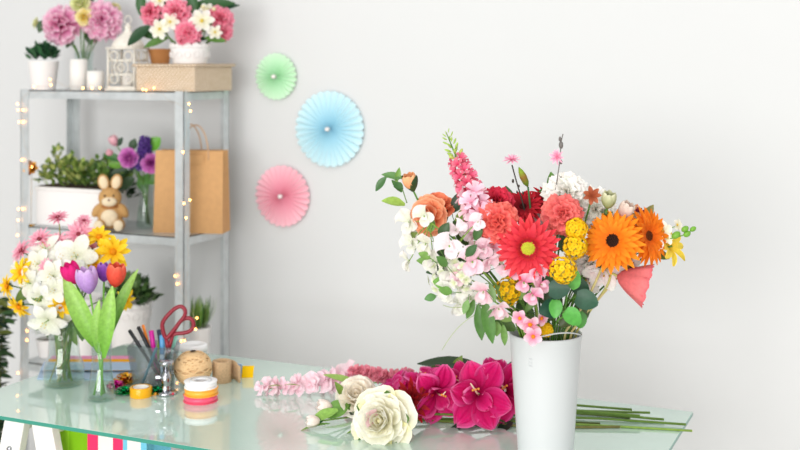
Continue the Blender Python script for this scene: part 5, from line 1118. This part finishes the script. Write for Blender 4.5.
for sx in (-1, 1):
    m = MB(); m.M = BM; m.ell((sx*6.2, 0, 48.5), (5.8, 2.8, 8.3), 14, 10, col=TAN, rot=Matrix.Rotation(sx*.22, 3, 'Y')); e = m.build('ear', FUR, t)
    m = MB(); m.M = BM; m.ell((sx*6.2, -1.8, 48.5), (4.3, 1.7, 6.6), 14, 10, col=(244, 222, 186), rot=Matrix.Rotation(sx*.22, 3, 'Y')); m.build('inner_ear', FUR, e)
    m = MB(); m.M = BM; m.ell((sx*9.6, -16.3, 7.2), (4.8, 2.0, 5.6), 12, 9, col=CRM); m.build('foot_pad', FUR, t)
    m = MB(); m.M = BM; m.ell((sx*4.2, -9.2, 36), 1.1, 8, 6, col=(30, 22, 20)); m.build('eye', PAINT, t)
m = MB(); m.M = BM; m.ell((0, -8.0, 30), (7.5, 4.2, 5.0), 14, 10, col=CRM); mz = m.build('muzzle', FUR, t)
m = MB(); m.M = BM; m.ell((0, -12.0, 32), (1.3, .8, 1.0), 8, 6, col=(120, 70, 60)); m.build('nose', PAINT, mz)
m = MB(); m.M = BM; m.ell((0, -6.5, 14), (8.5, 4.5, 8.5), 14, 10, col=CRM); m.build('belly', FUR, t)
m = MB(); m.M = BM; m.lathe([(7.0, 23), (8.8, 24), (8.8, 25.5), (7.0, 26.5)], 20, col=(180, 120, 70), close=False); m.build('collar', FUR, t)
# kraft bag
wy = 3.24; p = YZ(192, wy, ZM); s = sc_(192, wy); bw, bd, bh = .238, .09, .272
t = thing('paper_bag', 'brown kraft paper bag with twisted handles at the right of the middle shelf', 'paper bag', p)
KM = Matrix.Translation(p) @ Matrix.Rotation(R(16), 4, 'Z'); m = MB(); m.M = KM
def bagring(z, pin):
    w2, d2_ = bw/2-.003*pin, bd/2*(1-.35*pin); g = .022*pin
    return [(-w2, -d2_, z), (-w2*.7, -d2_-.002, z), (0, -d2_+.003*pin, z), (w2, -d2_, z), (w2-g, 0, z), (w2, d2_, z), (0, d2_, z), (-w2, d2_, z), (-w2+g, 0, z)]
vs = []; zs = [0, .09, .18, bh]
for k, z in enumerate(zs): vs += bagring(z, k/3)
fs = []
for k in range(3):
    for j in range(9): fs.append((k*9+j, k*9+(j+1) % 9, (k+1)*9+(j+1) % 9, (k+1)*9+j))
fs.append(tuple(range(8, -1, -1))); m.add(vs, fs, col=(222, 168, 112)); m.build('bag_body', KRAFT, t, smooth=False, solid=.0008)
for yy, xo in ((-.030, .022), (.030, -.02)):
    m = MB(); m.M = KM; m.tube(bezier(Vector((-.045+xo, yy, bh-.03)), Vector((-.045+xo, yy, bh+.125)), Vector((.045+xo, yy, bh+.125)), Vector((.045+xo, yy, bh-.03)), 16), .0024, 7); m.build('handle', CORD, t)
m = MB(); m.M = KM; m.box(-.052, .052, -.0335, -.0325, bh-.045, bh-.012); m.build('handle_patch', KRAFT, t, smooth=False)
# gold star at the left of the planter
p = YZ(31, 3.125, ZM); s = sc_(31, 3.12); t = thing('gold_flower_pick', 'golden flower ornament on a stick at the left of the planter', 'ornament', p)
m = MB(); hd = P(31.5, 168, depth_y(31, 3.125)); m.lathe([(.0001, 0), (.012, 0), (.012, .004), (.0001, .005)], 16, col=(200, 150, 60), c=p, close=False); m.tube([p+Vector((0, 0, .004)), hd], .0009, 6, col=(200, 150, 60)); m.build('stick', FOILM, t)
m = MB(); m.M = face(hd, D(0, .2, 1)); ring(m, 7, L=8.5*s, W=6*s, e0=.6, e1=.2, c0=(214, 130, 40), c1=(240, 180, 90)); m.build('petals', FOILM, t)
# bottom shelf
wy = 3.19; p = YZ(130, wy, ZB); s = sc_(130, wy); t = thing('potted_plant', 'bushy green plant in a white lace edged pot on the lower shelf', 'potted plant', p)
pot(t, p, 16*s, 21*s, 62*s, WHITE_CER, lace=14); bush(t, p+Vector((0, 0, 66*s)), 25*s, 22*s, 23*s, 230, 10*s, 6*s, [(64, 96, 50), (84, 116, 60), (110, 136, 80), (48, 78, 40)], zmin=0, up=.5)
m = MB(); c = P(139, 291, depth_y(139, 3.24)); m.tube([c+RGT*(9*s*math.cos(b))+UP*(10*s*math.sin(b)) for b in [2*PI*j/24 for j in range(24)]], .0016, 6, closed=True); m.tube([c-UP*10*s, c-UP*38*s], .0016, 6); m.build('wire_hoop', GALV, t)
p = YZ(82, 3.20, ZB); t = thing('flower_pot', 'plain tall white pot on the lower shelf behind the tulips', 'flower pot', p); pot(t, p, 17*s, 22*s, 66*s, WHITE_CER)
wy = 3.22; p = YZ(198.5, wy, ZB); t = thing('potted_grass', 'small white pot of thin green grass at the right of the lower shelf', 'potted plant', p); pot(t, p, 9*s, 12*s, 46*s, WHITE_CER)
m = MB()
for i in range(110):
    a = rnd.uniform(0, 6.28); k = rnd.uniform(.1, 1); d = Vector((math.cos(a)*k*.7, math.sin(a)*k*.7, 1)); m.leaf(p+Vector((math.cos(a)*8*s*k, math.sin(a)*8*s*k, 46*s)), d, Vector((math.cos(a), math.sin(a), .2)), rnd.uniform(16, 32)*s, 1.6*s, rnd.choice([(110, 150, 60), (80, 120, 50), (150, 180, 90)]), bend=.5, nv=4, fold=.1)
m.build('grass_blades', LEAF, t)
wy = 3.2; p = YZ(48, wy, ZB); t = thing('potted_plant', 'small arching spider plant in a white pot at the left of the lower shelf', 'potted plant', p); pot(t, p, 9*s, 12*s, 18*s, WHITE_CER)
m = MB()
for i in range(26):
    a = rnd.uniform(0, 6.28); d = Vector((math.cos(a)*.7, math.sin(a)*.7, 1)); m.leaf(p+Vector((0, 0, 18*s)), d, Vector((-math.cos(a), -math.sin(a), 1.)), rnd.uniform(16, 34)*s, 3*s, rnd.choice([(90, 130, 60), (120, 160, 80), (70, 100, 50)]), bend=1.2, nv=6, fold=.2)
m.build('leaves', LEAF, t)
# plant on the floor left of the rack
p = YZ(-6, 3.0, 0); d7 = depth_y(-6, 3.0); s = d7/FPX; t = thing('potted_vine', 'tall dark leafy vine in a pot on the floor left of the rack', 'potted plant', p); pot(t, p, .09, .13, .24, WHITE_CER)
m = MB(); st = []
for k in range(7):
    q = [p+Vector((rnd.uniform(-.05, .05), rnd.uniform(-.05, .05), .2)), P(-8+k*3, 420, d7+rnd.uniform(-.05, .05)), P(-6+rnd.uniform(-8, 14), 350, d7+rnd.uniform(-.06, .06)), P(-4+rnd.uniform(-8, 16), 296+rnd.uniform(-12, 20), d7+rnd.uniform(-.06, .06))]
    st.append(bezier(*q, 16)); m.tube(st[-1], .002, 5, col=(90, 100, 50))
m.build('stem', STEM, t)
m = MB()
for q in st:
    for i in range(3, 17):
        for _ in range(2 if i > 7 else 3):
            a = rnd.uniform(0, 6.28); m.leaf(q[i], Vector((math.cos(a), math.sin(a), rnd.uniform(-.6, .5))), Vector((rnd.uniform(-.4, .4), -.6, 1)), rnd.uniform(10, 18)*s, rnd.uniform(5, 8)*s, var(rnd.choice([(40, 66, 40), (54, 84, 46), (36, 58, 40), (100, 110, 50)]), 8), nv=4)
m.build('foliage', LEAF, t)
# ------------------------------------------------------------------ string of fairy lights wound along the rack
t = thing('fairy_lights', 'string of warm white fairy lights wound over the rack posts and top shelf', 'string lights', (RX0, RY0, .6))
bulbs = []
def FL(px, py, wy, r=.0027): bulbs.append((Y(px, py, wy), r))
for a in ((18, 373), (27, 340), (27, 331), (19, 252), (17.5, 235), (18, 220), (18.5, 209), (23, 209), (22, 160), (32, 167), (19, 122), (23, 122), (18, 110), (23, 110), (17.5, 104)): FL(*a, RY0-.006)
for a in ((34, 86.5), (51, 85), (50, 79.5), (83, 88), (92, 88), (100, 88), (143, 89.5), (146, 90), (154, 88)): FL(*a, RY0-.006)
for a in ((190.5, 111), (189, 104), (183, 152), (175, 276), (177, 284), (197, 318), (195.5, 329), (181, 341), (184.5, 340.5), (190, 200), (186, 218), (184, 203.5)): FL(*a, RY0-.006)
m = MB(); pts = [b[0]+Vector((rnd.uniform(-.004, .004), 0, -.004)) for b in bulbs[:27-3]+bulbs[24:]]
wp = []
for i in range(len(pts)-1):
    a, b_ = pts[i], pts[i+1]; k = max(2, int((b_-a).length/.02))
    for j in range(k): wp.append(a.lerp(b_, j/k)+Vector((.004*math.sin(j*1.9+i), -.002, .004*math.sin(j*1.3))))
m.tube(wp, .0005, 4); m.build('wire', WIRE, t)
for c, r in bulbs: m = MB(); m.ell(c, (r, r, r*1.3), 8, 6); m.build('bulb', BULB, t)
